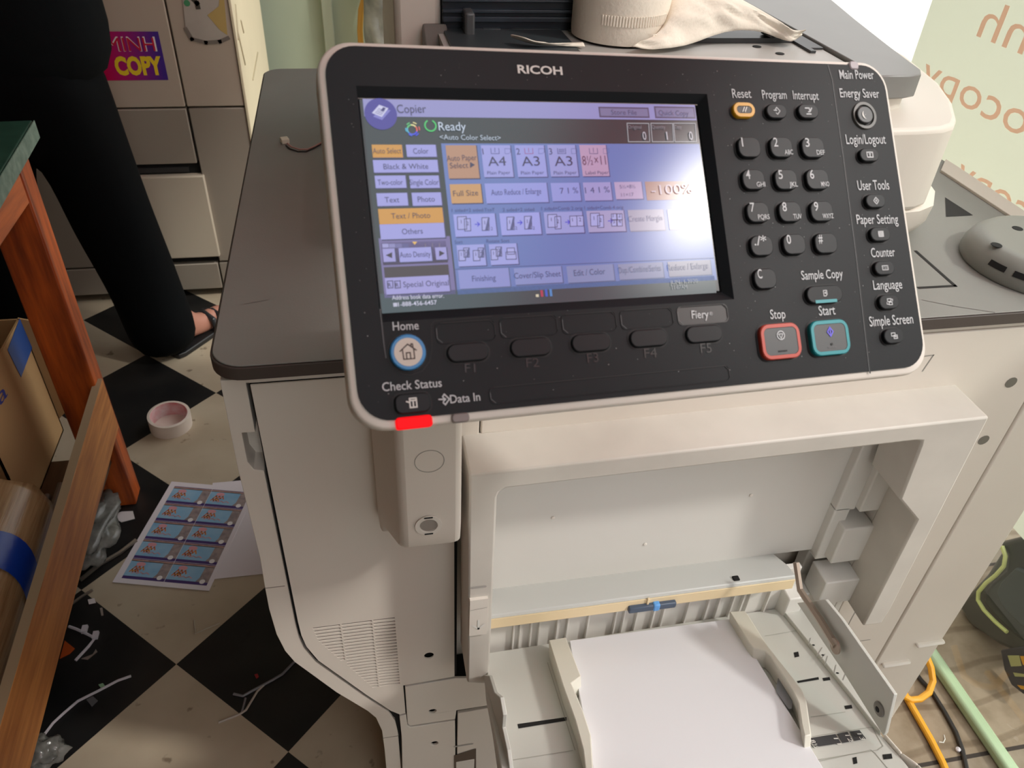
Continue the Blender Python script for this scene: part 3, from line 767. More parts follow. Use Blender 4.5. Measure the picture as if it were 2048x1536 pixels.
dia = [(-2, 0), (0, 2.2), (2, 0), (0, -2.2), (-2, 0)]
key('reset_key', (1489, 219), 46, 33, 0.0052, ic([(-1.4, -1.3), (0, 1.3)], [(0.2, -1.3), (1.6, 1.3)], w=0.0007, m=LEGW), body=mat('reset inset', (38, 36, 32), rough=0.4), rim=mat('yellow key rim', (216, 158, 24), rough=0.35), label='yellow rimmed reset key')
key('program_key', (1554, 222), 43, 32, 0.005, ic([(-0.8, 1.4), (0, 2.2), (2, 0), (0, -2.2), (-0.8, -1.4)], [(-2.2, 0.4), (-0.2, 0.2), (-1, 1)]))
key('interrupt_key', (1617.6, 222), 43, 32, 0.005, ic([(-2.4, 1.8), (0.4, 1.8), (0.6, 0.4)], [(2.2, 1.8), (0.8, -0.4), (-0.4, -0.6)], [(-1.8, -2), (1.2, -2)], w=0.0008))
SIDE = dict(r=0.0042)
key('energy_saver_button', (1731, 229), 33, 37, 0.0075, None, body=mat('dark button', (40, 40, 42), rough=0.35), top=0.0046)
mb = MB(); s, t = P.px((1731, 229), 0.005)
ring(mb, P, s, t, 0.0002, 0.0001, LEGW, 0.005)
for k in range(14):
    a0 = math.radians(120 + 150 * k / 14); a1 = math.radians(120 + 150 * (k + 1) / 14); w0 = 0.0011 * math.sin(math.pi * k / 14); w1 = 0.0011 * math.sin(math.pi * (k + 1) / 14)
    mb.quad([P(s + 0.0028 * math.cos(a0) + .0004, t + 0.0028 * math.sin(a0), .005), P(s + 0.0028 * math.cos(a1) + .0004, t + 0.0028 * math.sin(a1), .005), P(s + (0.0028 - w1) * math.cos(a1) + .0004, t + (0.0028 - w1) * math.sin(a1), .005), P(s + (0.0028 - w0) * math.cos(a0) + .0004, t + (0.0028 - w0) * math.sin(a0), .005)], LEGW)
s2, t2 = P.px((1729, 231), 0.002)
mb.loft([L3(circ(s2, t2, 0.0092, 28), 0.0012), L3(circ(s2, t2, 0.0088, 28), 0.0026), L3(circ(s2, t2, 0.0070, 28), 0.0026), L3(circ(s2, t2, 0.0066, 28), 0.0012)], mat('button ring', (86, 84, 80), rough=0.35), False, False)
o = mb.build('moon_ring', con, smooth=40); o['label'] = 'grey ring and moon mark of the energy button'
key('login_key', (1739.5, 309.5), 40, 29, 0.0048, ic([(-2.2, -1.6), (2.2, -1.6), (2.2, 1.6), (-2.2, 1.6), (-2.2, -1.6)], [(0, -0.9), (0, 0.7)], [(-0.5, 0.6), (0.5, 0.6)], w=0.0007))
key('user_tools_key', (1752, 401.5), 41, 30, 0.0048, ic(dia, [(-0.5, 0), (0, .6), (.5, 0), (0, -.6), (-.5, 0)], w=0.0006))
key('paper_key', (1761.5, 468), 42, 31, 0.0048, ic([(-1.8, -1.6), (1.8, -1.6), (1.8, 1.6), (-1.8, 1.6), (-1.8, -1.6)], [(-1.3, 0.8), (1.3, 0.8)], [(-1.3, 0), (1.3, 0)], [(-1.3, -.8), (1.3, -.8)], w=0.0006))
def cnt(b, s, t, w, h, d):
    ic([(-2.2, -1.3), (2.2, -1.3), (2.2, 1.3), (-2.2, 1.3), (-2.2, -1.3)], w=0.0005)(b, s, t, w, h, d); text(b, P, '123', (s - 0.0015, t - 0.0006), (s + 0.0015, t - 0.0006), 0.0014, LEG, d)
key('counter_key', (1770, 535.6), 42, 31, 0.0048, cnt)
key('language_key', (1779, 603.5), 42, 32, 0.0048, ic([(-1.6, 0.2), (1, 0.2), (1, 1.9), (-1.6, 1.9), (-1.6, 0.2)], [(-.6, -1.9), (1.8, -1.9), (1.8, -.3), (-.6, -.3), (-.6, -1.9)], [(1.2, 1.6), (2.4, 1.4), (2.2, .4)], [(-2.2, -.4), (-2.3, -1.4), (-1, -1.6)], w=0.0005))
key('simple_screen_key', (1788.6, 671.8), 42, 33, 0.0048, ic([(-2.2, 0), (0.6, 0), (0.6, 1.9), (-2.2, 1.9), (-2.2, 0)], [(-.6, -1.7), (2.1, -1.7), (2.1, .4), (-.6, .4), (-.6, -1.7)], [(0.1, -.6), (.6, -.6)], [(1.1, -.6), (1.6, -.6)], w=0.0005))
TEAL = mat('teal key rim', (26, 140, 148), rough=0.35)
def samp(b, s, t, w, h, d):
    ic([(-1.2, -1.2), (-1.2, 2.2), (1.2, 2.2), (1.2, -0.2), (0.3, -1.2), (-1.2, -1.2)], [(0.5, 1.2), (-.4, 0.7), (.5, .2), (.5, 1.2)], w=0.0005)(b, s, t, w, h, d)
    rect(b, P, s - w * 0.3, t - h * 0.5, s + w * 0.3, t - h * 0.32, TEAL, d)
key('sample_copy_key', (1650.5, 588), 76, 38, 0.0062, samp, label='oblong key with a teal bar')
def stopl(b, s, t, w, h, d):
    ring(b, P, s, t + 0.0034, 0.0022, 0.0028, LEG, d); ic([(-1.5, 4.2), (1.5, 4.2), (0, 1.6), (-1.5, 4.2)], w=0.0005)(b, s, t, w, h, d); rect(b, P, s - 0.003, t - 0.0064, s + 0.003, t - 0.0055, HN, d)
def startl(b, s, t, w, h, d):
    ic([(x, y * 1.25 + 3.4) for x, y in dia], [(0, 2), (0, 4.8)], w=0.0007, m=mat('violet mark', (92, 84, 190), rough=0.5, emit=(70, 62, 150)))(b, s, t, w, h, d)
    flat(b, P, circ(s, t - 0.0042, 0.0008, 10), HN, d); rect(b, P, s - 0.003, t - 0.0064, s + 0.003, t - 0.006, mat('faint print', (92, 92, 92)), d)
key('stop_key', (1563, 682), 84, 78, 0.0058, stopl, body=mat('key grey', (66, 68, 69), rough=0.4), rim=mat('red key rim', (184, 70, 54), rough=0.4), label='red rimmed stop key', top=0.0046)
key('start_key', (1661.7, 674.5), 81, 77, 0.0058, startl, body=mat('key grey', (0, 0, 0)), rim=TEAL, label='teal rimmed start key', top=0.0046)
for c, w, h in (((937, 704), 89, 40), ((1063, 694), 87, 40), ((1183.5, 684.7), 83, 39), ((1299, 675.7), 80, 38), ((1410, 667.5), 77, 37)):
    key('function_key', c, w, h, 0.0066, None, top=0.0034)
def homel(b, s, t, w, h, d):
    flat(b, P, circ(s, t, w * 0.395, 36), mat('home disc', (206, 196, 184), rough=0.4), d)
    ic([(-4.2, 0.6), (0, 4.0), (4.2, 0.6)], [(-2.9, 1.4), (-2.7, -3.6), (2.9, -3.6), (2.9, 1.4)], [(-1.1, -3.5), (-1.1, -0.4), (0.9, -0.4), (0.9, -3.5)], [(1.6, 2.8), (1.7, 4.0), (2.5, 4.0), (2.6, 2.0)], w=0.0006, m=mat('brown print', (60, 44, 38), rough=0.6))(b, s, t, w, h, d + 0.0001)
key('home_button', (816.5, 704), 76, 79, 0.0125, homel, body=mat('home blue', (56, 132, 190), rough=0.35), label='round home button with blue rim', top=0.0046)
key('check_status_key', (826, 806), 76, 43, 0.0036, ic([(-1.6, -2.2), (1.8, -2.2), (1.8, 2.4), (-1.6, 2.4), (-1.6, -2.2)], [(-1.4, 1.3), (1.7, 1.3)], [(-3.2, 1), (-1.7, 0.4)], [(0.1, -1.5), (0.1, -.2)], [(0.1, .3), (.1, .6)], w=0.0007, m=LEGW))
# lamps set in the rim
def lamp(name, c, w, h, m, d, label):
    s, t = P.px(c, d); ww, hh = pxsize(c, w, h, d); b = MB()
    b.loft([L3(rr(s, t, ww, hh, 0.002), -0.004), L3(rr(s, t, ww, hh, 0.002), d - 0.0006), L3(rr(s, t, ww - 0.0012, hh - 0.0012, 0.0016), d)], m); o = b.build(name, con, smooth=30); o['label'] = label
lamp('status_lamp', (829, 844.5), 74, 25, mat('red lamp glow', (90, 6, 8), rough=0.4, spec=0.1, emit=(252, 14, 22)), 0.0022, 'glowing red status lamp')
lamp('data_lamp', (921.5, 835.5), 36, 19, mat('grey lens', (122, 114, 110), rough=0.3), 0.002, 'unlit grey data lamp')
lamp('power_lamp', (1709, 130), 18, 16, mat('violet grey lens', (160, 150, 154), rough=0.3), 0.002, 'grey power lamp')
# printed legends of the fascia
mb = MB()
for s_, a, b, cp, bold, mm in (
        ('RICOH', (1036, 146), (1125.5, 149.5), 15.5, 0.022, LEGW), ('Reset', (1465.5, 195.6), (1503.4, 195.6), 16, 0.004, LEG), ('Program', (1525.3, 197), (1574, 197.8), 15, 0.004, LEG),
        ('Interrupt', (1587, 198.4), (1638, 199.9), 15, 0.004, LEG), ('Main Power', (1680.4, 157.6), (1748.7, 158), 15, 0.004, LEG), ('Energy Saver', (1681, 194.5), (1759.4, 195.6), 15, 0.004, LEG),
        ('Login/Logout', (1693.3, 288), (1772.3, 287.3), 16, 0.004, LEG), ('User Tools', (1716.5, 380.3), (1779.2, 378.8), 16, 0.004, LEG), ('Paper Setting', (1714.3, 448), (1797, 446.9), 15.5, 0.004, LEG),
        ('Counter', (1743.3, 514.5), (1790.6, 512.4), 15, 0.004, LEG), ('Language', (1747.6, 579.4), (1805, 576.8), 15, 0.004, LEG), ('Simple Screen', (1740, 653), (1827, 646.6), 16, 0.004, LEG),
        ('Sample Copy', (1603.7, 559.6), (1686.4, 555.3), 15, 0.004, LEG), ('Start', (1638.7, 631), (1671.3, 628.8), 16, 0.004, LEG), ('Stop', (1541.4, 638), (1571.5, 636.5), 16, 0.004, LEG),
        ('Home', (786, 661), (837.8, 658.6), 17, 0.006, LEG), ('Check Status', (765, 782.6), (884, 773.4), 17, 0.006, LEG), ('Data In', (901, 806.6), (961, 801), 16, 0.006, LEG)):
    mb = MB(); ptext(mb, P, s_, a, b, cp, mm, 0.0016, bold); o = mb.build('printed_legend', con, smooth=0, recalc=False); o['label'] = 'printed word ' + s_
mb = MB(); s, t = P.px((889, 799), 0.0016)
for pts in ([(-0.8, 1.6), (0.2, 2.7), (2.6, 0), (0.2, -2.7), (-0.8, -1.6)], [(-2.8, 0.3), (0.4, 0.1)], [(-0.6, 1.1), (0.6, 0.1), (-0.6, -0.9)]):
    stroke(mb, P, [(s + x * 0.001, t + y * 0.001) for x, y in pts], 0.0007, LEG, 0.0016)
mb.build('data_mark', con, smooth=0)
mb = MB()
EMB = mat('embossed black', (8, 8, 9), rough=0.35)
for s_, a, b in (('F1', (930, 745), (951, 744.4)), ('F2', (1053, 734.5), (1079, 733.7)), ('F3', (1175.5, 725.5), (1198, 723.5)), ('F4', (1289.5, 716), (1314.6, 714.5)), ('F5', (1402, 706), (1424, 705))):
    mb = MB(); ptext(mb, P, s_, a, b, 17, EMB, 0.0016); o = mb.build('embossed_legend', con, smooth=0, recalc=False); o['label'] = 'black embossed ' + s_
# dust specks on the fascia
mb = MB(); DUST = mat('dust specks', (150, 152, 150), rough=0.9)
for k in range(520):
    x = random.uniform(0.01, PW - 0.008); y = random.uniform(-PH + 0.012, -0.009)
    if random.random() > (0.75 if y > -0.03 or x < 0.02 or x > 0.23 else 0.35): continue
    if WX0 < x < WX1 and WY0 < y < WY1: continue
    r_ = random.choice([0.00012, 0.00016, 0.0002, 0.0003])
    flat(mb, P, circ(x, y, r_, 5, r_ * random.uniform(0.6, 1.3)), DUST, 0.00135)
o = mb.build('dust', con, smooth=0); o['kind'] = 'stuff'; o['label'] = 'pale dust specks'

# ---- touch screen
SD = -0.0031
mb = MB()
def q2(a, b, d=SD): p0 = P.px(a, d); p1 = P.px(b, d); return p0[0], p1[1], p1[0], p0[1]
LAY = [0]
def R_(a, b, rgb, lvl):
    x0_, y0_, x1_, y1_ = q2(a, b); rect(mb, P, x0_, y0_, x1_, y1_, ui(rgb), SD + 0.00012 * lvl)
def B_(a, b, rgb=(152, 148, 205), sh=(62, 62, 92), lvl=3):        # a raised screen button: shadow, then face
    x0_, y0_, x1_, y1_ = q2(a, b)
    rect(mb, P, x0_ + 0.0004, y0_ - 0.0006, x1_ + 0.0006, y1_, ui(sh), SD + 0.00012 * (lvl - 1)); rect(mb, P, x0_, y0_, x1_, y1_, ui(rgb), SD + 0.00012 * lvl)
def T_(s_, a, b, cp, rgb=(58, 58, 84), bold=0.0): ptext(mb, P, s_, a, b, cp, ui(rgb), SD + 0.0009, bold)
DARK = (46, 56, 60); LAV = (140, 139, 190); WHT = (152, 152, 212); ORG = (196, 142, 66)
rect(mb, P, SX0 + 0.0006, SY0 + 0.0008, SX1 - 0.0014, SY1 - 0.0004, ui((40, 42, 46)), SD)
rect(mb, P, 0.0218, -0.1430, 0.2196, -0.0315, ui(DARK), SD + 0.0001)
R_((882, 287), (1434, 560), (98, 118, 176), 1)
R_((757, 477), (912, 588), (112, 104, 152), 1)
R_((760, 588), (1437, 618), (52, 70, 76), 1)
R_((725, 198), (1393, 241), LAV, 2)
# header icon and words
s, t = P.px((761.5, 228.5), SD); flat(mb, P, circ(s, t, 0.0086, 36, 0.0086), ui((66, 60, 146)), SD + 0.00036)
def icon(px, rgb, lvl): flat(mb, P, [P.px(p, SD) for p in px], ui(rgb), SD + 0.00012 * lvl)
icon([(746, 234), (763, 216.5), (781, 221.5), (764, 241)], (120, 118, 190), 4); icon([(743.5, 227), (758, 210.5), (776.5, 217.5), (763.5, 235)], (196, 196, 226), 5)
for k in range(4): icon([(749 + k * 2.2, 226.5 + k * 0 - k * 2.7), (763 + k * 2.2, 231.5 - k * 2.7), (763.6 + k * 2.2, 230.6 - k * 2.7), (749.6 + k * 2.2, 225.6 - k * 2.7)], (70, 66, 120), 6)
icon([(766, 215.5), (771.5, 217.6), (766.5, 224), (761, 222)], (56, 52, 110), 6)
T_('Copier', (794.7, 226), (853, 225.3), 17, (44, 44, 66)); T_('Ready', (878, 261), (932.4, 261), 17, (190, 202, 220)); T_('<Auto Color Select>', (880, 279), (1001.8, 280.6), 10, (176, 188, 204))
s, t = P.px((860.5, 252), SD); ring(mb, P, s, t, 0.0026, 0.0034, ui((70, 190, 104)), SD + 0.0005, 115, 425)
s, t = P.px((824, 260), SD)
for k, c_ in enumerate(((214, 92, 84), (220, 210, 150), (90, 190, 120), (80, 170, 200), (70, 90, 210), (60, 70, 220))):
    ring(mb, P, s, t, 0.0022, 0.0030, ui(c_), SD + 0.0005, k * 60 - 20, k * 60 + 40, 5)
    ring(mb, P, s + 0.0003, t + 0.0003, 0.0034, 0.0040, ui(c_), SD + 0.0005, k * 60 - 10, k * 60 + 22, 4)
for s_, a, b, c_, ta, tb, cp in (
        ('Auto Select', (743, 289.8), (806, 315.4), ORG, (746, 307), (803, 306.5), 11), ('Color', (811.3, 289.8), (873.5, 314), WHT, (827, 307.5), (857.5, 307), 11),
        ('Black & White', (745.3, 320.6), (877, 344.6), WHT, (767.5, 338.5), (857, 337.5), 11), ('Two-color', (748.8, 351.9), (813, 376), WHT, (756, 370), (806, 369.5), 11),
        ('Single Color', (818, 352), (879.5, 376), WHT, (820, 370), (878, 369.5), 11), ('Text', (752.3, 387), (816.5, 411.4), WHT, (770, 405), (799, 404.5), 11), ('Photo', (822.7, 386), (884, 410.9), WHT, (836, 404), (870, 403), 11),
        ('Text / Photo', (755.7, 418.3), (887.5, 445.6), ORG, (783, 437.5), (861, 435.5), 11), ('Others', (758.6, 449.5), (890.5, 475.3), WHT, (804.5, 468.5), (846, 467), 11),
        ('Auto Density', (796.7, 496.7), (864.5, 522), WHT, (800, 515), (861.5, 513), 11)):
    B_(a, b, c_); T_(s_, ta, tb, cp)
R_((761.5, 486), (896, 525), (62, 56, 62), 1)
for k, g in enumerate((158, 138, 116, 96)): R_((764 + k * 13.4, 487.9), (777.4 + k * 13.4, 495.5), (g - 6, g - 8, min(255, g + 42)), 2)
for x_ in (850, 864, 878): R_((x_, 487), (x_ + 1.5, 495), (150, 140, 120), 2)
icon([(824, 484), (834, 484), (829, 490)], (224, 180, 90), 4)
B_((764.5, 498), (791.5, 523.4)); B_((869.5, 495.3), (894.5, 519)); icon([(771, 511), (784, 505), (784, 517)], (48, 44, 60), 5); icon([(889, 507), (878, 501.5), (878, 513.5)], (48, 44, 60), 5)
R_((767.4, 534.8), (899.2, 554.3), (60, 52, 58), 2); B_((769.3, 556.3), (900, 582.6)); T_('Special Original', (807, 574.5), (898, 570.5), 11)
for a in (774, 789):
    stroke(mb, P, [P.px(p, SD) for p in ((a, 563), (a + 11, 562), (a + 11.6, 576), (a + 1, 577), (a, 563))], 0.0004, ui((50, 48, 70)), SD + 0.0006); T_('R', (a + 2.5, 574), (a + 9, 573.6), 8, (50, 48, 70), 0.01)
T_('Address book data error.', (784.4, 599.6), (887.9, 595.3), 8.5, (206, 204, 226), 0.004); T_('1-888-456-6457', (796.7, 613), (873.8, 608.6), 8.5, (206, 204, 226), 0.004); R_((786, 606), (795, 613), (180, 180, 200), 2)
# paper row
B_((890.4, 291), (959, 356.8), (172, 132, 108)); T_('Auto Paper', (894, 322), (954, 320), 11); T_('Select', (900.5, 336.5), (937, 335.5), 11); icon([(939.5, 325), (949.5, 330.5), (939.5, 337)], (54, 56, 84), 6)
for k, (a, b, n_, sz, sub_) in enumerate((((961, 291), (1027, 354.2), '1', 'A4', 'Plain Paper'), ((1028.5, 291), (1094.5, 353.8), '2', 'A3', 'Plain Paper'), ((1094, 290.4), (1157, 352.9), '3', 'A3', 'Plain Paper'), ((1157.7, 290.4), (1218.5, 352.3), '', '8½×11', 'Label Paper'))):
    tint = [(150, 152, 212), (146, 150, 212), (146, 148, 204), (176, 146, 178)][k]
    B_(a, b, tint, (70, 76, 122)); x_ = a[0]
    if n_: T_(n_, (x_ + 5, 309), (x_ + (11 if n_ == '1' else 15), 308.6), 12, (52, 54, 84))
    if n_: T_(sz, (x_ + 16, 332), (x_ + 52, 331), 18, (52, 54, 84))
    else: T_(sz, (x_ + 8, 330), (x_ + 55, 329), 17, (92, 60, 84))
    T_(sub_, (x_ + 14, 349), (x_ + 60, 348), 6.5, (62, 64, 100))
    cc = (150, 70, 110) if k == 1 else (62, 66, 110)
    stroke(mb, P, [P.px(p, SD) for p in ((x_ + 20, 297.5), (x_ + 21, 308), (x_ + 37, 308), (x_ + 36, 297.5))], 0.0003, ui(cc), SD + 0.0006)
    if k != 2: stroke(mb, P, [P.px(p, SD) for p in ((x_ + 28, 297), (x_ + 28.5, 305))], 0.0003, ui(cc), SD + 0.0006)
    else:
        for j in range(3): stroke(mb, P, [P.px(p, SD) for p in ((x_ + 23, 299.5 + j * 2.6), (x_ + 34, 299.3 + j * 2.6))], 0.0003, ui(cc), SD + 0.0006)
    stroke(mb, P, [P.px(p, SD) for p in ((x_ + 48, 298), (x_ + 59, 298), (x_ + 59.5, 305), (x_ + 56, 308), (x_ + 48.5, 308), (x_ + 48, 298))], 0.0002, ui((90, 94, 140)), SD + 0.0006)
B_((898.8, 369), (965, 406), (190, 146, 98)); T_('Full Size', (907, 392.5), (957, 390.5), 11)
for s_, a, b, c_, ta, tb, cp in (('Auto Reduce / Enlarge', (968.5, 367.5), (1097, 404.6), (142, 148, 212), (983, 390.5), (1083, 387.5), 11), ('7 1 %', (1100.5, 366.5), (1162, 401.7), (140, 146, 208), (1121, 387.5), (1157, 386), 11),
                                 ('1 4 1 %', (1165, 365.5), (1224.5, 400.7), (152, 146, 198), (1171, 386.5), (1220, 384.5), 11), ('5½×8½', (1227.5, 364.6), (1286, 397.8), (172, 152, 188), (1240, 377), (1271, 376), 6.5)):
    B_(a, b, c_, (74, 82, 130)); T_(s_, ta, tb, cp, (62, 66, 108))
T_('11×17', (1243, 393), (1268, 392), 6.5, (92, 84, 118))
R_((1289, 363.6), (1402, 398.7), (150, 112, 104), 2); T_('-100%', (1304, 389), (1386, 386), 17, (176, 160, 176))
for s_, a, b in (('1 sided+2 sided:TtoT', (904, 423.8), (990, 422.5)), ('2 sided+2 sided', (1005.7, 423), (1069, 421.9)), ('1 sided+Comb 2 orig', (1083.4, 420.5), (1165.5, 419.5)), ('1 sided+Comb 4 orig', (1169.4, 419.5), (1247.5, 417.6)), ('Sort', (910, 487.5), (925.6, 487)), ('Rotate Sort', (973.4, 485.5), (1019.3, 484.4))):
    T_(s_, a, b, 6.5, (56, 62, 104))
def page(x, y, w, h, n_='', fold=False):
    icon([(x, y), (x + w, y - 0.5), (x + w + 1, y + h), (x + 1, y + h + .5)], (160, 162, 216), 5)
    stroke(mb, P, [P.px(p, SD) for p in ((x, y), (x + w, y - .5), (x + w + 1, y + h), (x + 1, y + h + .5), (x, y))], 0.00035, ui((48, 50, 76)), SD + 0.0007)
    if n_: T_(n_, (x + w * .45, y + h * .5), (x + w * .45 + (2.5 if n_ == '1' else 5), y + h * .5), 7, (48, 50, 76))
    if fold: icon([(x + w - 2, y + 1), (x + w + 1.5, y), (x + w - 1, y + h), (x + w * .45, y + h)], (78, 84, 130), 7)
def arrow(x, y): stroke(mb, P, [P.px(p, SD) for p in ((x, y), (x + 8, y - .4))], 0.0005, ui((62, 62, 196)), SD + 0.0006); stroke(mb, P, [P.px(p, SD) for p in ((x + 4.5, y - 4), (x + 8.5, y - .4), (x + 5, y + 3.5))], 0.0005, ui((62, 62, 196)), SD + 0.0006)
for k, (a, b) in enumerate((((906, 429.3), (994, 471.3)), ((998, 427), (1083, 468.4)), ((1086.5, 425), (1168.5, 465.4)), ((1171.8, 422.5), (1251.5, 462.5)))):
    B_(a, b, [(150, 154, 218), (150, 154, 218), (146, 150, 206), (156, 150, 192)][k], (66, 72, 118)); x_, y_ = a
    if k != 1:
        page(x_ + 22, y_ + 9, 12, 24, '2'); page(x_ + 8, y_ + 5, 18, 25, '1'); arrow(x_ + 44, y_ + 20)
        if k == 0: page(x_ + 57, y_ + 7, 14, 25, '1', True); T_('2', (x_ + 76, y_ + 31), (x_ + 80, y_ + 31), 6, (48, 50, 76))
        if k == 2: page(x_ + 52, y_ + 8, 14, 20, '1'); page(x_ + 66, y_ + 7.6, 13, 20, '2')
        if k == 3:
            for i_, c_ in enumerate('1234'): page(x_ + 50 + (i_ % 2) * 11, y_ + 6 + (i_ // 2) * 12, 10, 12, c_)
    else:
        page(x_ + 15, y_ + 8, 14, 25, '1', True); arrow(x_ + 37, y_ + 19); page(x_ + 50, y_ + 6.5, 14, 25, '1', True)
        for q_ in (33, 68): T_('2', (x_ + q_, y_ + 32), (x_ + q_ + 4, y_ + 32), 6, (48, 50, 76))
B_((1254.5, 420.5), (1330, 460), (152, 148, 172), (112, 112, 140)); T_('Create Margin', (1258, 443), (1326, 440), 10, (112, 110, 138)); B_((1333.4, 419.5), (1418, 456.6), (156, 152, 172), (130, 128, 150))
for k, (a, b) in enumerate((((912.5, 490.8), (972.5, 530.9)), ((977, 488.9), (1037, 528)))):
    B_(a, b, (150, 154, 214), (66, 72, 118)); x_, y_ = a
    for j in ((4, 33) if k == 0 else (4,)):
        page(x_ + j + 10, y_ + 6, 11, 18, '2', True); page(x_ + j, y_ + 11, 13, 20, '1')
    if k: page(x_ + 36, y_ + 8, 15, 12); page(x_ + 34, y_ + 16, 20, 14)
stroke(mb, P, [P.px(p, SD) for p in ((909, 539), (1428, 516))], 0.0004, ui((70, 84, 128)), SD + 0.0004)
stroke(mb, P, [P.px(p, SD) for p in ((909, 539), (913, 580))], 0.0006, ui((74, 74, 116)), SD + 0.0004)
for s_, a, b, c_, ta, tb, tr_ in (('Finishing', (915.4, 540.6), (1020.5, 572.9), (132, 138, 196), (945, 563), (992, 560.5), (60, 64, 104)), ('Cover/Slip Sheet', (1027, 537), (1125.5, 565), (128, 138, 190), (1029, 557.5), (1122, 552.5), (60, 66, 104)),
                             ('Edit / Color', (1132, 533), (1229, 561), (124, 134, 176), (1148.5, 552), (1211, 548), (64, 72, 104)), ('Dup./Combine/Series', (1235, 529), (1327.5, 555), (124, 130, 164), (1238.5, 546.5), (1323, 541), (82, 90, 118)),
                             ('Reduce / Enlarge', (1334, 524), (1423, 549), (132, 132, 152), (1337, 541), (1418, 536), (104, 106, 128))):
    B_(a, b, c_, (76, 92, 128)); T_(s_, ta, tb, 11, tr_)
for a, b, s_, tx in (((1196, 214), (1299, 236.6), 'Store File', ((1223, 229), (1274, 229.5))), ((1307, 213), (1391, 238), 'Quick Copy', ((1318, 230), (1378, 231)))):
    R_(a, b, (78, 76, 102), 3); R_((a[0] + 3, a[1] + 3), (b[0] - 3, b[1] - 3), (116, 114, 150), 4); T_(s_, *tx, 9, (74, 72, 100))
for x_, cap_, n_ in ((1253.4, 'Original', '0'), (1301, 'Quantity', '1'), (1346.5, 'Copy', '0')):
    stroke(mb, P, [P.px(p, SD) for p in ((x_, 247), (x_ + 43.5, 247.4), (x_ + 45.5, 284), (x_ + 3, 284), (x_, 247))], 0.0005, ui((158, 158, 164)), SD + 0.0004)
    T_(cap_, (x_ + 3, 257), (x_ + (30 if cap_ != 'Copy' else 17), 257.4), 6.5, (118, 118, 128)); T_(n_, (x_ + 33, 279.5), (x_ + 40, 279.5), 15, (182, 180, 190))
for k, c_ in enumerate(((206, 196, 170), (170, 62, 86), (52, 92, 190), (74, 132, 190))): R_((1071 + k * 9, 582 - k * 1.2 + (7 if k == 0 else 0)), (1077.5 + k * 9, 594 - k * .5), c_, 3)
T_('JUN  1,2020', (1341, 569), (1396, 565), 7, (128, 134, 142)); T_('11:07AM', (1345, 579), (1375, 577), 7, (128, 134, 142))
o = mb.build('touch_screen', con, smooth=0, recalc=False); o['label'] = 'lit touch screen showing the copier menu'

# ---- scanner and document feeder on the worktop
sc_loop = [(0.06, 0.752), (0.065, 0.745), (0.60, 0.742), (0.635, 0.745), (0.655, 0.755), (0.672, 0.775), (0.705, 0.83), (0.735, 0.90), (0.765, 1.02), (0.78, 1.30), (0.06, 1.30)]
mb = MB(); mb.ext([(x, y, 1.012) for x, y in sc_loop], (0, 0, 0.098), PL)
scn = mb.build('scanner', cop, bevel=0.006, segs=3)
lo_loop = [(0.08, 0.750), (0.61, 0.745), (0.645, 0.749), (0.672, 0.762), (0.70, 0.80), (0.72, 0.86), (0.735, 0.95), (0.74, 1.26), (0.08, 1.26)]
mb = MB()
def inset(l, k): c_ = Vector((0.4, 1.0)); return [tuple(Vector(p) + (c_ - Vector(p)).normalized() * k) for p in l]
mb.loft([[(x, y, 0.9655) for x, y in inset(lo_loop, 0.022)], [(x, y, 0.975) for x, y in inset(lo_loop, 0.008)], [(x, y, 0.990) for x, y in lo_loop], [(x, y, 1.010) for x, y in inset(lo_loop, -0.002)], [(x, y, 1.013) for x, y in inset(lo_loop, 0.004)]], PL)
mb.build('scanner_base', scn, smooth=40)
LID = mat('lid grey', (132, 130, 128), rough=0.36, var=0.06, vscale=14)
mb = MB(); lid = [(0.573, 0.797), (0.612, 0.798), (0.630, 0.805), (0.639, 0.820), (0.645, 0.85), (0.66, 0.92), (0.69, 1.05), (0.74, 1.25), (0.573, 1.25)]
mb.ext([(x, y, 1.124) for x, y in lid], (0, 0, 0.026), LID)
adf = mb.build('feeder_lid', cop, bevel=0.002)
mb = MB(); mb.ext([(x, y, 1.108) for x, y in [(0.40, 0.806), (0.610, 0.806), (0.624, 0.814), (0.62, 0.85), (0.40, 0.85)]], (0, 0, 0.0155), PLW); mb.build('lid_foot', adf, bevel=0.002)
LGT = mat('feeder light grey', (176, 172, 168), rough=0.4, var=0.05)
mb = MB(); mb.box((0.11, 0.80, 1.109), (0.570, 1.02, 1.146), LGT); mb.box((0.545, 0.90, 1.146), (0.552, 1.25, 1.149), mat('feeder dark', (62, 62, 64), rough=0.4))
mb.box((0.552, 0.915, 1.1461), (0.5695, 1.25, 1.1485), MATS['feeder dark']); mb.box((0.41, 0.945, 1.1461), (0.545, 1.30, 1.152), MATS['feeder dark'])
for p in ((1514, 93), (1560, 107)):
    q = atZ(p, 1.1465); mb.lathe([(0.0055, 0), (0.0052, 0.0003)], q, (0, 0, 1), DK, 16)
mb.lathe([(0.010, 0), (0.011, 0.012), (0.008, 0.016)], (0.515, 0.955, 1.152), (0.3, 0, 1), mat('glossy black knob', (34, 34, 36), rough=0.15), 18)
mb.build('feeder_tray', adf, bevel=0.0012)
NAVY = mat('feeder navy', (34, 42, 54), rough=0.4)
mb = MB(); mb.box((0.117, 1.005, 1.11), (0.44, 1.28, 1.40), NAVY); mb.box((0.117, 0.80, 1.1463), (0.262, 1.005, 1.1485), mat('feeder slate', (58, 64, 68), rough=0.4))
for z, h in ((1.166, 0.004), (1.156, 0.006), (1.178, 0.003)): mb.box((0.117, 1.0, z), (0.44, 1.006, z + h), mat('feeder navy light', (50, 58, 68), rough=0.35))
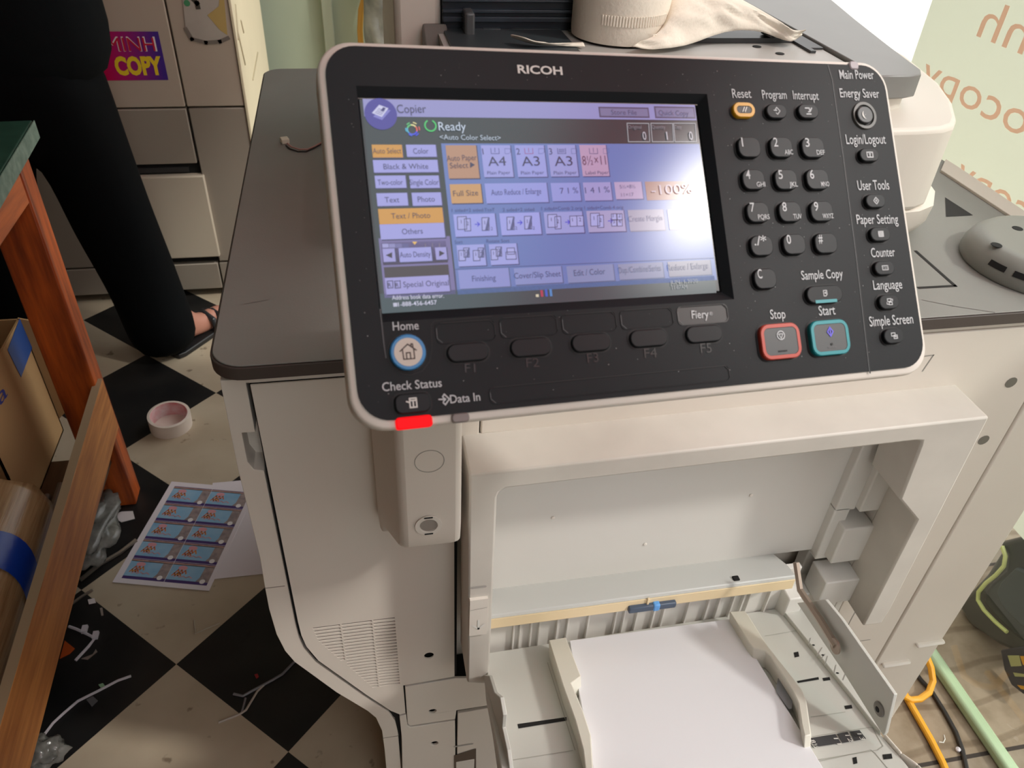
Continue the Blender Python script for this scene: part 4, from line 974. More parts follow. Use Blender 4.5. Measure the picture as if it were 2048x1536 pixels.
for a, b in ((0.165, 0.187), (0.200, 0.262), (0.272, 0.30)): mb.box((a, 0.998, 1.11), (b, 1.006, 1.149), mat('feeder slate', (58, 64, 68), rough=0.4))
mb.build('feeder_intake', adf, bevel=0.001)
mb = MB(); mb.box((0.140, 0.975, 1.12), (0.152, 1.004, 1.172), mat('guide slate', (84, 86, 88), rough=0.25)); mb.build('feeder_guide', adf, bevel=0.003, segs=3)
mb = MB(); mb.box((0.06, 1.008, 1.10), (0.1165, 1.28, 1.40), PL); mb.build('feeder_end_cover', adf, bevel=0.008)
mb = MB(); mb.ext([(0.092, y, z) for y, z in [(1.004, 1.155), (0.96, 1.128), (0.94, 1.11), (1.004, 1.11)]], (0.03, 0, 0), mat('bracket grey', (112, 108, 104), rough=0.35)); mb.build('feeder_bracket', adf, bevel=0.003)

# ------------------------------------------------------------------ loose things on the copier
PAPER = mat('white paper', (236, 236, 240), rough=0.7)
mb = MB()
mb.ext([TR(*tp(p, 0.0), -0.0093) for p in ((1139, 1281), (1466, 1237), (1521, 1330), (1607, 1471), (1652, 1545), (1700, 1625), (1195, 1690), (1187, 1540))], TN * 0.0093, PAPER)
tag(mb.build('paper_stack', bevel=0.0006), 'stack of blank white paper between the guides of the bypass tray', 'paper')
# paper roll
TIS = mat('soft tissue', (236, 226, 212), rough=0.85, bump=0.3, bscale=220)
b0 = atZ((1160, 82), 1.152); b1 = atZ((1352, 80), 1.152); rc = (b0 + b1) / 2; rad = (b1 - b0).length / 2 * 0.97; rc.y += rad * 0.72
roll = thing('tissue_roll', (rc.x, rc.y, 1.150), 'white tissue roll standing on the document feeder', 'tissue roll')
mb = MB(); n = 40
prof_ = [(rad * 0.985, 0.0), (rad, 0.006), (rad, 0.045), (rad * 1.006, 0.05), (rad, 0.055), (rad, 0.112), (rad * 0.97, 0.115), (0.022, 0.115), (0.021, 0.10), (0.021, 0.001)]
mb.lathe([(r_, h) for r_, h in prof_], (rc.x, rc.y, 1.1488), (0, 0, 1), TIS, 48, False, False)
for k in range(26):                                            # embossed ridges
    a = math.radians(-128 + k * 3.4); d_ = Vector((math.cos(a), math.sin(a), 0)); c_ = rc + d_ * rad
    mb.box((c_.x - 0.0009, c_.y - 0.0009, 1.170), (c_.x + 0.0009, c_.y + 0.0009, 1.181), TIS)
mb.build('paper_winding', roll)
mb = MB(); mb.lathe([(0.0215, 0.0), (0.0215, 0.1155), (0.019, 0.1155), (0.019, 0.0)], (rc.x, rc.y, 1.15), (0, 0, 1), mat('card core', (170, 140, 100)), 24, False, False); mb.build('card_core', roll)


def sheet(lower, upper, depths, nu, nv, amp, m, name):
    """a loose crumpled sheet between two edges given as world points"""
    b = MB(); g = []
    def smp(l, u):
        f = u * (len(l) - 1); i = min(int(f), len(l) - 2); f -= i
        p0 = l[max(i - 1, 0)]; p1 = l[i]; p2 = l[i + 1]; p3 = l[min(i + 2, len(l) - 1)]
        return 0.5 * ((2 * p1) + (p2 - p0) * f + (2 * p0 - 5 * p1 + 4 * p2 - p3) * f * f + (3 * p1 - p0 - 3 * p2 + p3) * f ** 3)
    for j in range(nv + 1):
        for i in range(nu + 1):
            u = i / nu; v = j / nv; p = smp(lower, u).lerp(smp(upper, u), v)
            p = p + Vector((0, -1, 0.5)) * amp * (noise.noise(Vector((u * 9 + v * 5, v * 4, 3.3))) + 0.5 * noise.noise(Vector((u * 22 + v * 9, v * 5, 1.3)))) * math.sin(math.pi * min(1, v * 1.2 + 0.15))
            p = p + Vector((0, -1, 0.9)).normalized() * depths * math.sin(math.pi * v)
            g.append(p)
    fs = [(j * (nu + 1) + i, j * (nu + 1) + i + 1, (j + 1) * (nu + 1) + i + 1, (j + 1) * (nu + 1) + i) for j in range(nv) for i in range(nu)]
    b.add(g, fs, m); o = b.build(name, smooth=80)
    md = o.modifiers.new('solid', 'SOLIDIFY'); md.thickness = 0.0012
    return o


lowp = [(1262, 94), (1310, 97), (1350, 94), (1392, 84), (1430, 70), (1470, 61), (1515, 63), (1550, 74), (1580, 83), (1600, 74)]
uppp = [(1318, 82), (1326, 40), (1338, -20), (1375, -45), (1425, -40), (1462, -14), (1500, 8), (1540, 34), (1572, 60), (1598, 68)]
lw = [atZ(p, 1.152 + max(0, h)) for p, h in zip(lowp, (0.002, 0.001, 0.001, 0.003, 0.008, 0.012, 0.010, 0.004, 0.002, 0.004))]
up_ = [atY(p, y) for p, y in zip(uppp, (0.94, 0.965, 0.985, 0.99, 0.985, 0.975, 0.965, 0.955, 0.945, 0.935))]
ts = sheet(lw, up_, 0.012, 60, 20, 0.007, TIS, 'tissue_sheet'); tag(ts, 'crumpled white tissue hanging off the roll over the feeder', 'tissue')
lw = [atZ(p, z) for p, z in (((1022, 74), 1.156), ((1050, 84), 1.152), ((1080, 90), 1.150), ((1115, 92), 1.150), ((1170, 92), 1.150))]
up_ = [atZ(p, z) for p, z in (((1020, 70), 1.158), ((1046, 76), 1.160), ((1070, 84), 1.156), ((1100, 86), 1.154), ((1165, 84), 1.152))]
t2_ = sheet(lw, up_, 0.001, 30, 4, 0.002, TIS, 'tissue_scrap'); tag(t2_, 'thin torn strip of tissue lying left of the roll', 'tissue')
# connector on its wire lying on the worktop
wc = thing('wire_connector', atZ((600, 300), TZ), 'small white plug on a thin wire lying on the grey worktop', 'cable')
mb = MB(); q = atZ((570, 286), TZ); d_ = (atZ((578, 296), TZ) - q).normalized(); cF = Fr(q, d_, Vector((-d_.y, d_.x, 0)), (0, 0, 1))
mb.ext([cF(x, y, 0.0005) for x, y in [(-0.006, -0.0055), (0.006, -0.0055), (0.006, 0.0055), (-0.006, 0.0055)]], (0, 0, 0.007), mat('plug white', (226, 218, 198), rough=0.5)); mb.build('plug', wc, bevel=0.001)
mb = MB()
for k, (m_, off) in enumerate(((mat('wire black', (48, 42, 40)), 0.0), (mat('wire pink', (176, 130, 122)), 0.0022))):
    pts = [atZ(p, TZ + 0.0015) + Vector((off, off, off)) for p in ((572, 291), (580, 298), (596, 303), (612, 303), (626, 297), (640, 289), (660, 280), (690, 270))]
    mb.tube(pts, 0.0011, m_, 6)
mb.build('wire', wc)
# grey round cover lying on the worktop
dc = Vector((0.779, 0.684, TZ)); RD = 0.087; DZ = TZ + 0.0312
dm = thing('round_cover', dc, 'round grey plastic cover with slots lying on the right of the worktop', 'cover')
DG = mat('cover grey', (140, 139, 133), rough=0.45, var=0.06)
mb = MB(); mb.lathe([(RD * 0.985, 0.0), (RD, 0.003), (RD * 0.985, 0.012), (RD * 0.93, 0.022), (RD * 0.83, 0.029), (RD * 0.76, 0.031), (RD * 0.7, 0.0306), (0.002, 0.0306)], dc + Vector((0, 0, 0.0006)), (0, 0, 1), DG, 56)
mb.build('cover_shell', dm, smooth=40)
mb = MB()
for a in (196, 216):
    a0 = math.radians(a - 7); a1 = math.radians(a + 7)
    def pt(t_, r_, z_): return dc + Vector((r_ * math.cos(t_), r_ * math.sin(t_), z_))
    n_ = 5
    for i in range(n_):
        t0 = a0 + (a1 - a0) * i / n_; t1 = a0 + (a1 - a0) * (i + 1) / n_
        mb.quad([pt(t0, RD * 0.985, 0.0145), pt(t1, RD * 0.985, 0.0145), pt(t1, RD * 0.953, 0.0205), pt(t0, RD * 0.953, 0.0205)], DK)
mb.build('slots', dm, smooth=0)
mb = MB()
for p in ((1993, 490), (2035, 457)):
    mb = MB(); q = atZ(p, DZ); mb.lathe([(0.0062, 0.0), (0.006, 0.0004)], q, (0, 0, 1), DK, 16); mb.build('screw_hole', dm)

# ------------------------------------------------------------------ the work table on the left
ORW = wood('orange varnished wood', (204, 96, 30), (124, 50, 14), 9, (7, 7, 0.7))
ORWY = wood('orange plank', (206, 138, 76), (160, 96, 50), 10, (8, 0.7, 8))
tab = thing('work_table', (-0.9, 1.0, 0), 'orange wooden work table with a green stone top at the left', 'table')
TT = 0.875
c0 = atZ((64, 240), TT); c1 = atZ((0, 345), TT); dy = (c1 - c0).normalized(); c2 = atZ((0, 234), TT); dx = Vector((dy.y, -dy.x, 0))
if dx.x > 0: dx = -dx
GRN = mat('green stone', (48, 84, 70), rough=0.35, rgb2=(34, 62, 52), vscale=30)
mb = MB(); loop = [c0, c0 + dy * 1.25, c0 + dy * 1.25 + dx * 0.75, c0 + dx * 0.75]
mb.ext([p + Vector((0, 0, 0)) for p in loop], (0, 0, -0.03), GRN)
mb.build('table_top', tab, bevel=0.002)
mb = MB(); ge = mat('green stone edge', (124, 146, 132), rough=0.6, rgb2=(86, 112, 100), vscale=60)
mb.ext([p - dx * 0.002 + Vector((0, 0, -0.001)) for p in (c0 - dy * 0.001, c0 + dy * 1.25)] + [p - dx * 0.002 + Vector((0, 0, -0.032)) for p in (c0 + dy * 1.25, c0 - dy * 0.001)], dx * -0.0015, ge)
te = mb.build('top_edge', tab); te['label'] = 'pale chipped stone edge'
LX, LY = -0.562, 1.42
mb = MB(); mb.box((LX - 0.078, LY, 0.0), (LX, LY + 0.055, TT - 0.031), ORW); mb.build('leg', tab, bevel=0.004)
mb = MB(); mb.box((LX - 0.78, LY, 0.0), (LX - 0.702, LY + 0.055, TT - 0.031), ORW); mb.build('leg', tab, bevel=0.004)
mb = MB(); mb.box((LX - 0.078, 0.34, 0.0), (LX, 0.395, TT - 0.031), ORW); mb.build('leg', tab, bevel=0.004)
mb = MB(); mb.box((LX - 0.78, 0.34, 0.0), (LX - 0.702, 0.395, TT - 0.031), ORW); mb.build('leg', tab, bevel=0.004)
mb = MB(); mb.box((LX - 0.024, 0.395, TT - 0.115), (LX - 0.002, LY, TT - 0.031), wood('orange apron', (206, 106, 44), (150, 70, 28), 9, (7, 0.7, 7))); mb.build('apron', tab, bevel=0.002)
mb = MB(); mb.box((LX - 0.70, LY + 0.012, TT - 0.115), (LX - 0.078, LY + 0.034, TT - 0.031), MATS['orange apron']); mb.build('apron', tab, bevel=0.002)
# low side board: far end by the leg, near end past the frame
fa = atX((205, 757), -0.553); fb_ = atX((241, 844), -0.553)
na = atX((16, 1400), -0.53); nb = atX((84, 1455), -0.53)
fb_ = Vector((fa.x, fb_.y, fb_.z)); h0 = fa.z - fb_.z
e_ = (na - fa); na2 = fa + e_ * 1.75
mb = MB(); wv = Vector((-0.016, 0, 0))
h1 = 0.115
mb.loft([[fa, fa + wv, fa + wv - Vector((0, 0, h0)), fa - Vector((0, 0, h0))], [na2, na2 + wv, na2 + wv - Vector((0, 0, h1)), na2 - Vector((0, 0, h1))]], ORWY)
mb.quad([fa + Vector((0, 0, 0.0006)), fa + wv + Vector((0, 0, 0.0006)), na2 + wv + Vector((0, 0, 0.0006)), na2 + Vector((0, 0, 0.0006))], mat('plank edge', (164, 140, 110), rough=0.7))
bd = mb.build('side_board', tab, bevel=0.0015); bd['label'] = 'long lighter board near the floor'
mb = MB(); mb.box((LX - 0.70, 0.40, 0.14), (LX - 0.02, LY - 0.002, 0.158), wood('shelf board', (96, 66, 42), (70, 46, 28), 8, (7, 0.7, 7))); mb.build('low_shelf', tab)

# cardboard box on the low shelf
CB = mat('cardboard', (178, 142, 96), rough=0.8, var=0.06, vscale=6)
BXX = -0.70
p_ft = atX((39, 637), BXX); p_fb = atX((120, 824), BXX); p_nb = atX((54, 1006), BXX)
by1 = p_ft.y; by0 = p_nb.y - 0.02; bz1 = p_ft.z; bz0 = 0.159
box = thing('cardboard_box', (BXX - 0.15, (by0 + by1) / 2, bz0), 'open brown cardboard box with blue tape under the work table', 'box')
mb = MB(); W_ = 0.26; th = 0.004
for a, b in (((BXX - th, by0, bz0), (BXX, by1, bz1)), ((BXX - W_, by0, bz0), (BXX - W_ + th, by1, bz1)), ((BXX - W_, by1 - th, bz0), (BXX, by1, bz1)), ((BXX - W_, by0, bz0), (BXX, by0 + th, bz1)), ((BXX - W_, by0, bz0), (BXX, by1, bz0 + th))):
    mb.box(a, b, CB)
mb.build('carton', box)
mb = MB(); mb.ext([(BXX - 0.004, by1, bz1), (BXX + 0.03, by1 + 0.012, bz1 - 0.02), (BXX + 0.03, by1 + 0.012, bz0 + 0.06), (BXX - 0.004, by1, bz0 + 0.03)], (0, 0.004, 0), CB); mb.build('flap', box)
BT = mat('blue tape', (24, 76, 150), rough=0.35)
mb = MB(); mb.ext([atX(p, BXX + 0.0006) for p in ((39, 637), (64, 696), (42, 754), (15, 700))], (0.0006, 0, 0), BT); o = mb.build('tape_patch', box); o['label'] = 'blue tape'
BF = Fr((BXX + 0.001, 0, 0), (0, 1, 0), (0, 0, 1), (1, 0, 0))
mb = MB(); a = BF.px((-20, 842)); b = BF.px((16, 790)); text(mb, BF, 'da', a, b, 0.035, mat('blue print', (50, 62, 140), rough=0.7)); mb.build('printed_word', box, smooth=0, recalc=False)
# metal rods
RM = mat('dull metal rod', (146, 138, 128), rough=0.35, metal=0.7)
rl = ('longest dull metal rod lying nearest the box', 'dull metal rod second from the box', 'middle metal rod of the row beside the side board', 'metal rod with the brass ferrule beside the side board', 'thin metal rod lying closest to the side board')
for k in range(5):
    x = -0.664 + k * 0.0185
    mb = MB(); mb.tube([(x, 0.80, 0.1685 + 0.001 * k), (x - 0.012, 1.36 - 0.03 * abs(k - 2), 0.1685 + 0.001 * k)], 0.0068, RM, 10); o = mb.build('metal_rod'); tag(o, rl[k], 'rod', 'metal rods on the low shelf')
    if k in (2, 3):
        mb = MB(); mb.tube([(x - 0.008, 1.17 - 0.04 * k, 0.1685 + 0.001 * k), (x - 0.0083, 1.19 - 0.04 * k, 0.1685 + 0.001 * k)], 0.0076, mat('brass', (196, 140, 60), rough=0.35, metal=0.6), 10); mb.build('ferrule', o)
# wood-grain roll bound with blue tape
WG = wood('wood grain sheet', (170, 138, 100), (130, 98, 66), 16, (10, 0.5, 10), 0.25)
rr_ = 0.088; ax0 = Vector((-0.690, 1.165, 0.267)); ax1 = Vector((-0.665, 0.50, 0.267))
vr = thing('veneer_roll', (ax0.x, 0.85, 0.165), 'rolled wood grain sheet bound with blue tape on the low shelf', 'roll')
mb = MB(); n = 40; loops = []
dirv = (ax1 - ax0)
for t_ in (0, 0.02, 0.25, 0.5, 0.75, 1.0):
    lp_ = []
    for k in range(n + 1):
        a = math.radians(-60 + 395 * k / n); r_ = rr_ * (1 - 0.00035 * k * 4); jag = 0.012 * noise.noise(Vector((k * 0.35, 0, 0))) if t_ == 0 else 0
        lp_.append(ax0 + dirv * t_ + Vector((r_ * math.cos(a), jag, r_ * math.sin(a))))
    loops.append(lp_)
mb.loft(loops, WG, False, False, closed=False); o = mb.build('rolled_sheet', vr, smooth=60); md = o.modifiers.new('solid', 'SOLIDIFY'); md.thickness = 0.002
for y_, w_ in ((0.985, 0.075), (0.735, 0.07)):
    mb = MB(); lps = []
    for yy in (y_ - w_ / 2, y_ + w_ / 2):
        c_ = ax0 + dirv * ((yy - ax0.y) / (ax1.y - ax0.y)); lps.append([c_ + Vector(((rr_ + 0.0016) * math.cos(t_), 0.02 * math.sin(2 * t_), (rr_ + 0.0016) * math.sin(t_))) for t_ in [2 * math.pi * k / 40 for k in range(40)]])
    mb.loft(lps, mat('deep blue tape', (14, 56, 150), rough=0.3, bump=0.4, bscale=50), False, False); o = mb.build('tape_band', vr, smooth=60); o['label'] = 'blue tape band'

# ------------------------------------------------------------------ the other copier behind
MY = 2.35
oc = thing('copier_cabinet', (-0.85, 2.75, 0), 'grey beige office machine with a printed sticker behind the person', 'copier')
OB = mat('beige casing', (184, 170, 154), rough=0.5, var=0.05, vscale=4)
mb = MB(); mb.box((-1.45, MY + 0.02, 0.04), (-0.292, 3.15, 1.08), mat('casing gap', (58, 52, 46), rough=0.8)); mb.box((-1.40, MY + 0.10, 0), (-0.34, 3.1, 0.04), GAP)
mb.build('casing', oc)
XS = -0.449
def fp(name, x0_, x1_, z0_, z1_, m=OB, y=MY, th_=0.025):
    b = MB(); b.box((x0_, y, z0_), (x1_, y + th_, z1_), m); return b.build(name, oc, bevel=0.003)
fp('front_panel', -1.45, XS - 0.002, 0.617, 1.08); fp('front_panel', XS + 0.002, -0.292, 0.617, 1.08)
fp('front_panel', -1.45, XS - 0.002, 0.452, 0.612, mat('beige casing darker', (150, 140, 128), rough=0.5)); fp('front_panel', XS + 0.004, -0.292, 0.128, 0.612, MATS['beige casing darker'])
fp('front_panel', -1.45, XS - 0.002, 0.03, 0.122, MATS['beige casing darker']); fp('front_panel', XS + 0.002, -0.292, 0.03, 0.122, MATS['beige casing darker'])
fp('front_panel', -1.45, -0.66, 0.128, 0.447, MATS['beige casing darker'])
mb = MB(); a = yf((262, 360), MY - 0.02); b = yf((404, 354), MY - 0.02); c_ = yf((430, 512), MY - 0.02)
mb.box((a[0] - 0.02, MY - 0.012, 0.150), (b[0] + 0.004, MY + 0.06, b[1]), mat('tray cover beige', (196, 184, 166), rough=0.5)); mb.build('tray_cover', oc, bevel=0.004)
mb = MB(); mb.box((-0.66, MY + 0.012, 0.128), (XS + 0.002, MY + 0.022, 0.447), GAP); mb.box((-0.66, MY + 0.005, 0.425), (XS - 0.03, MY + 0.02, 0.44), mat('slot grey', (52, 50, 50))); mb.build('tray_slot', oc)
CRM = mat('cream side cover', (226, 214, 184), rough=0.5, var=0.06, vscale=6)
mb = MB(); mb.box((-0.2915, MY - 0.004, 0.03), (-0.283, 3.15, 1.08), CRM)
for (a, b) in (((470, 8), (476, 80)), ((481, 40), (487, 66)), ((515, 105), (505, 160)), ((474, 60), (490, 130))):
    p0 = atX(a, -0.2826); p1 = atX(b, -0.2826); mb.tube([p0, p1], 0.0035, mat('scuff', (170, 158, 130)), 5)
sc2 = mb.build('side_cover', oc, bevel=0.002); sc2['label'] = 'scuffed cream side cover'
# sticker on its front
SF = Fr((0, MY - 0.001, 0), (1, 0, 0), (0, 0, 1), (0, -1, 0))
sk_tr = SF.px((316, 63)); sk_br = SF.px((337, 160)); sx1 = (sk_tr[0] + sk_br[0]) / 2; sz1 = sk_tr[1]; sz0 = sk_br[1]; sw = 0.235
def sticker_mat():
    m = bpy.data.materials.new('sticker gradient print'); m.use_nodes = True; N, L = m.node_tree.nodes, m.node_tree.links; b = N['Principled BSDF']
    t_ = N.new('ShaderNodeTexCoord'); s_ = N.new('ShaderNodeSeparateXYZ'); L.new(t_.outputs['Object'], s_.inputs[0])
    mp = N.new('ShaderNodeMapRange'); mp.inputs['From Min'].default_value = sx1 - sw; mp.inputs['From Max'].default_value = sx1 - 0.01; L.new(s_.outputs['X'], mp.inputs[0])
    r_ = N.new('ShaderNodeValToRGB'); L.new(mp.outputs[0], r_.inputs[0]); r_.color_ramp.elements[0].position = 0.35; r_.color_ramp.elements[0].color = (*lin((206, 10, 84)), 1); r_.color_ramp.elements[1].color = (*lin((70, 40, 140)), 1)
    L.new(r_.outputs[0], b.inputs['Base Color']); b.inputs['Roughness'].default_value = 0.4
    return m
mb = MB(); rect(mb, SF, sx1 - sw, sz0, sx1, sz1, sticker_mat(), 0.0)
zm = sz0 + (sz1 - sz0) * 0.60; zc = sz0 + (sz1 - sz0) * 0.13
WR = mat('letter white', (235, 225, 225)); RR = mat('letter red', (196, 24, 60)); YY = mat('letter yellow', (240, 208, 40))
xm0 = sx1 - 0.128
text(mb, SF, 'MINH', (sx1 - 0.137, zm), (sx1 - 0.012, zm), 0.040, WR, 0.0004, 0.0); text(mb, SF, 'MINH', (sx1 - 0.133, zm + 0.001), (sx1 - 0.016, zm + 0.001), 0.036, RR, 0.0008, 0.0)
text(mb, SF, 'COPY', (sx1 - 0.128, zc), (sx1 - 0.008, zc), 0.046, YY, 0.0004, 0.05)
o = mb.build('sticker', oc, smooth=0, recalc=False); o['label'] = 'purple and pink shop sticker'
# clear sheet taped on, with tan tape
mb = MB(); loop = [SF.px(p) for p in ((362, -30), (372, 60), (384, 80), (410, 86), (440, 84), (456, 78), (446, -30))]
mb.ext([SF(x, z, 0.0) for x, z in loop], (0, -0.0012, 0), mat('clear sheet', (186, 178, 168), rough=0.25, var=0.12, vscale=18))
flat(mb, SF, [SF.px(p) for p in ((415, 30), (438, 12), (440, -20), (447, -20), (455, 70), (440, 60))], mat('tan tape', (186, 160, 100), rough=0.4), 0.0016)
stroke(mb, SF, [SF.px(p) for p in ((372, 58), (384, 78), (412, 85), (440, 83), (456, 76))], 0.010, mat('sheet rim', (122, 114, 106), rough=0.4), 0.0014)
stroke(mb, SF, [SF.px(p) for p in ((385, -4), (394, 6), (396, 14))], 0.012, mat('sheet dark', (70, 64, 56)), 0.0018); flat(mb, SF, circ(*SF.px((374, 6)), 0.008, 10), mat('green dot', (70, 140, 96)), 0.0018)
o = mb.build('taped_sheet', oc); o['label'] = 'clear plastic sheet with tan tape'

# things at the back wall
mb = MB(); mb.tube([atY(p, 3.27) for p in ((745, -120), (733, -20), (722, 20), (720, 60), (723, 110), (728, 220))], 0.011, mat('yellow hose', (206, 152, 60), rough=0.5), 8)
hz = mb.build('hose'); tag(hz, 'yellow hose hanging down the pale green back wall', 'hose')
mb = MB(); g = []; nu, nv = 14, 18
for j in range(nv + 1):
    for i in range(nu + 1):
        u = i / nu; v = j / nv; x = 0.085 + 0.02 * v + u * (0.13 - 0.02 * v); z = 0.42 + v * 0.55
        g.append(Vector((x, 3.20 + 0.03 * noise.noise(Vector((u * 4, v * 5, 0))) - 0.05 * math.sin(math.pi * u), z)))
fs = [(j * (nu + 1) + i, j * (nu + 1) + i + 1, (j + 1) * (nu + 1) + i + 1, (j + 1) * (nu + 1) + i) for j in range(nv) for i in range(nu)]
mb.add(g, fs, mat('patterned plastic', (112, 116, 116), rough=0.35, rgb2=(160, 162, 158), vscale=16)); o = mb.build('plastic_bag', smooth=80); md = o.modifiers.new('solid', 'SOLIDIFY'); md.thickness = 0.02
tag(o, 'grey patterned plastic bag hanging beside the yellow hose', 'bag')

# ------------------------------------------------------------------ person, seen from behind at the other machine
per = thing('person', (-0.72, 2.03, 0), 'person in black shirt and loose black trousers standing with back turned', 'person')
SKIN = mat('skin', (176, 122, 104), rough=0.5, var=0.05)
CLO = mat('black cloth', (15, 18, 20), rough=0.85, spec=0.08, var=0.25, vscale=7, bump=0.25, bscale=90)
CLO2 = mat('black trouser cloth', (9, 11, 13), rough=0.85, spec=0.08, var=0.2, vscale=6, bump=0.2, bscale=80)


def skinned(name, verts, edges, radii, m, root=0, sub=2, parent=None):
    me = bpy.data.meshes.new(name); me.from_pydata([tuple(v) for v in verts], edges, []); me.materials.append(m)
    o = bpy.data.objects.new(name, me); COL.objects.link(o)
    md = o.modifiers.new('skin', 'SKIN'); md.use_smooth_shade = True
    sv = me.skin_vertices[0].data if me.skin_vertices else None
    if sv is None:
        bm = bmesh.new(); bm.from_mesh(me); bm.verts.layers.skin.verify(); bm.to_mesh(me); bm.free(); sv = me.skin_vertices[0].data
    for i, r_ in enumerate(radii): sv[i].radius = (r_ if isinstance(r_, tuple) else (r_, r_)); sv[i].use_root = (i == root)
    s_ = o.modifiers.new('sub', 'SUBSURF'); s_.levels = sub; s_.render_levels = sub
    if parent is not None: o.parent = parent; o.matrix_parent_inverse = parent_world(parent).inverted()
    return o


RA = Vector((-0.525, 2.08, 0.075)); LA = Vector((-0.885, 1.985, 0.075))
tdir = Vector((0.55, 0.83, 0)).normalized(); ldir = Vector((0.1, 1, 0)).normalized()
HR = Vector((-0.555, 2.30, 1.115)); HLf = Vector((-0.98, 2.30, 1.115))
bv = [(-0.73, 2.02, 0.92), (-0.73, 2.03, 1.12), (-0.73, 2.07, 1.34), (-0.73, 2.09, 1.43), (-0.73, 2.11, 1.50), (-0.73, 2.14, 1.58), (-0.73, 2.14, 1.67),
      (-0.65, 2.03, 0.86), (-0.635, 2.04, 0.40), RA, RA + tdir * 0.06 + Vector((0, 0, -0.035)), RA + tdir * 0.17 + Vector((0, 0, -0.05)),
      (-0.83, 2.01, 0.86), (-0.86, 2.00, 0.48), LA, LA + ldir * 0.06 + Vector((0, 0, -0.035)), LA + ldir * 0.17 + Vector((0, 0, -0.05)),
      (-0.57, 2.07, 1.39), (-0.53, 2.15, 1.16), HR - Vector((0.0, 0.05, 0)), (-0.89, 2.07, 1.39), (-0.97, 2.15, 1.16), HLf - Vector((0, 0.05, 0)),
      RA + Vector((-0.018, -0.03, -0.045)), LA + Vector((0, -0.035, -0.045))]
be = [(0, 1), (1, 2), (2, 3), (3, 4), (4, 5), (5, 6), (0, 7), (7, 8), (8, 9), (9, 10), (10, 11), (0, 12), (12, 13), (13, 14), (14, 15), (15, 16), (2, 17), (17, 18), (18, 19), (2, 20), (20, 21), (21, 22), (9, 23), (14, 24)]
br = [0.09, 0.10, 0.11, 0.06, 0.052, 0.085, 0.075, 0.07, 0.055, 0.031, 0.034, 0.028, 0.07, 0.055, 0.036, 0.034, 0.028, 0.05, 0.04, 0.026, 0.05, 0.04, 0.026, 0.030, 0.030]
body = skinned('body', bv, be, br, SKIN, 0, 2, per)
# hands with fingers
for H, sgn in ((HR, 1), (HLf, -1)):
    hv = [H - Vector((0, 0.05, 0)), H + Vector((0, 0.03, -0.012))]; he = [(0, 1)]; hr = [0.022, (0.034, 0.014)]
    for k in range(4):
        b0_ = len(hv); x = (-0.027 + 0.018 * k); L_ = (0.06, 0.072, 0.068, 0.052)[k if sgn < 0 else 3 - k]
        hv += [H + Vector((x, 0.045, -0.014)), H + Vector((x * 1.15, 0.045 + L_ * 0.55, -0.012)), H + Vector((x * 1.2, 0.045 + L_, -0.026))]; he += [(1, b0_), (b0_, b0_ + 1), (b0_ + 1, b0_ + 2)]; hr += [0.0095, 0.0085, 0.007]
    b0_ = len(hv); hv += [H + Vector((-sgn * 0.04, 0.0, -0.016)), H + Vector((-sgn * 0.055, 0.04, -0.022))]; he += [(0, b0_), (b0_, b0_ + 1)]; hr += [0.011, 0.008]
    skinned('hand', hv, he, hr, SKIN, 0, 1, per)
tv = [(-0.725, 2.03, 0.94), (-0.735, 2.03, 0.80), (-0.665, 2.035, 0.70), (-0.632, 2.04, 0.47), (-0.598, 2.05, 0.24), (-0.572, 2.045, 0.0), (-0.845, 2.01, 0.70), (-0.875, 1.995, 0.47), (-0.89, 1.98, 0.24), (-0.895, 1.975, 0.085)]
tr_ = [(0.20, 0.15), (0.215, 0.16), (0.125, 0.13), (0.105, 0.11), (0.10, 0.10), (0.10, 0.10), (0.125, 0.13), (0.105, 0.11), (0.095, 0.10), (0.088, 0.09)]
skinned('trousers', tv, [(0, 1), (1, 2), (2, 3), (3, 4), (4, 5), (1, 6), (6, 7), (7, 8), (8, 9)], tr_, CLO2, 0, 2, per)
sv_ = [(-0.725, 2.03, 0.74), (-0.725, 2.03, 0.96), (-0.725, 2.05, 1.18), (-0.73, 2.07, 1.36), (-0.73, 2.09, 1.44), (-0.56, 2.07, 1.38), (-0.52, 2.11, 1.24), (-0.90, 2.07, 1.38), (-0.955, 2.11, 1.24)]
skinned('shirt', sv_, [(0, 1), (1, 2), (2, 3), (3, 4), (3, 5), (5, 6), (3, 7), (7, 8)], [(0.235, 0.18), (0.225, 0.175), (0.20, 0.155), (0.16, 0.13), 0.07, 0.085, 0.07, 0.085, 0.07], CLO, 0, 2, per)
mb = MB(); mb.lathe([(0.01, 0.115), (0.055, 0.10), (0.085, 0.065), (0.092, 0.02), (0.085, -0.03), (0.07, -0.06)], (-0.73, 2.118, 1.655), (0, -0.15, 1), mat('black hair', (18, 16, 15), rough=0.5), 20, True, False); mb.build('hair', per)
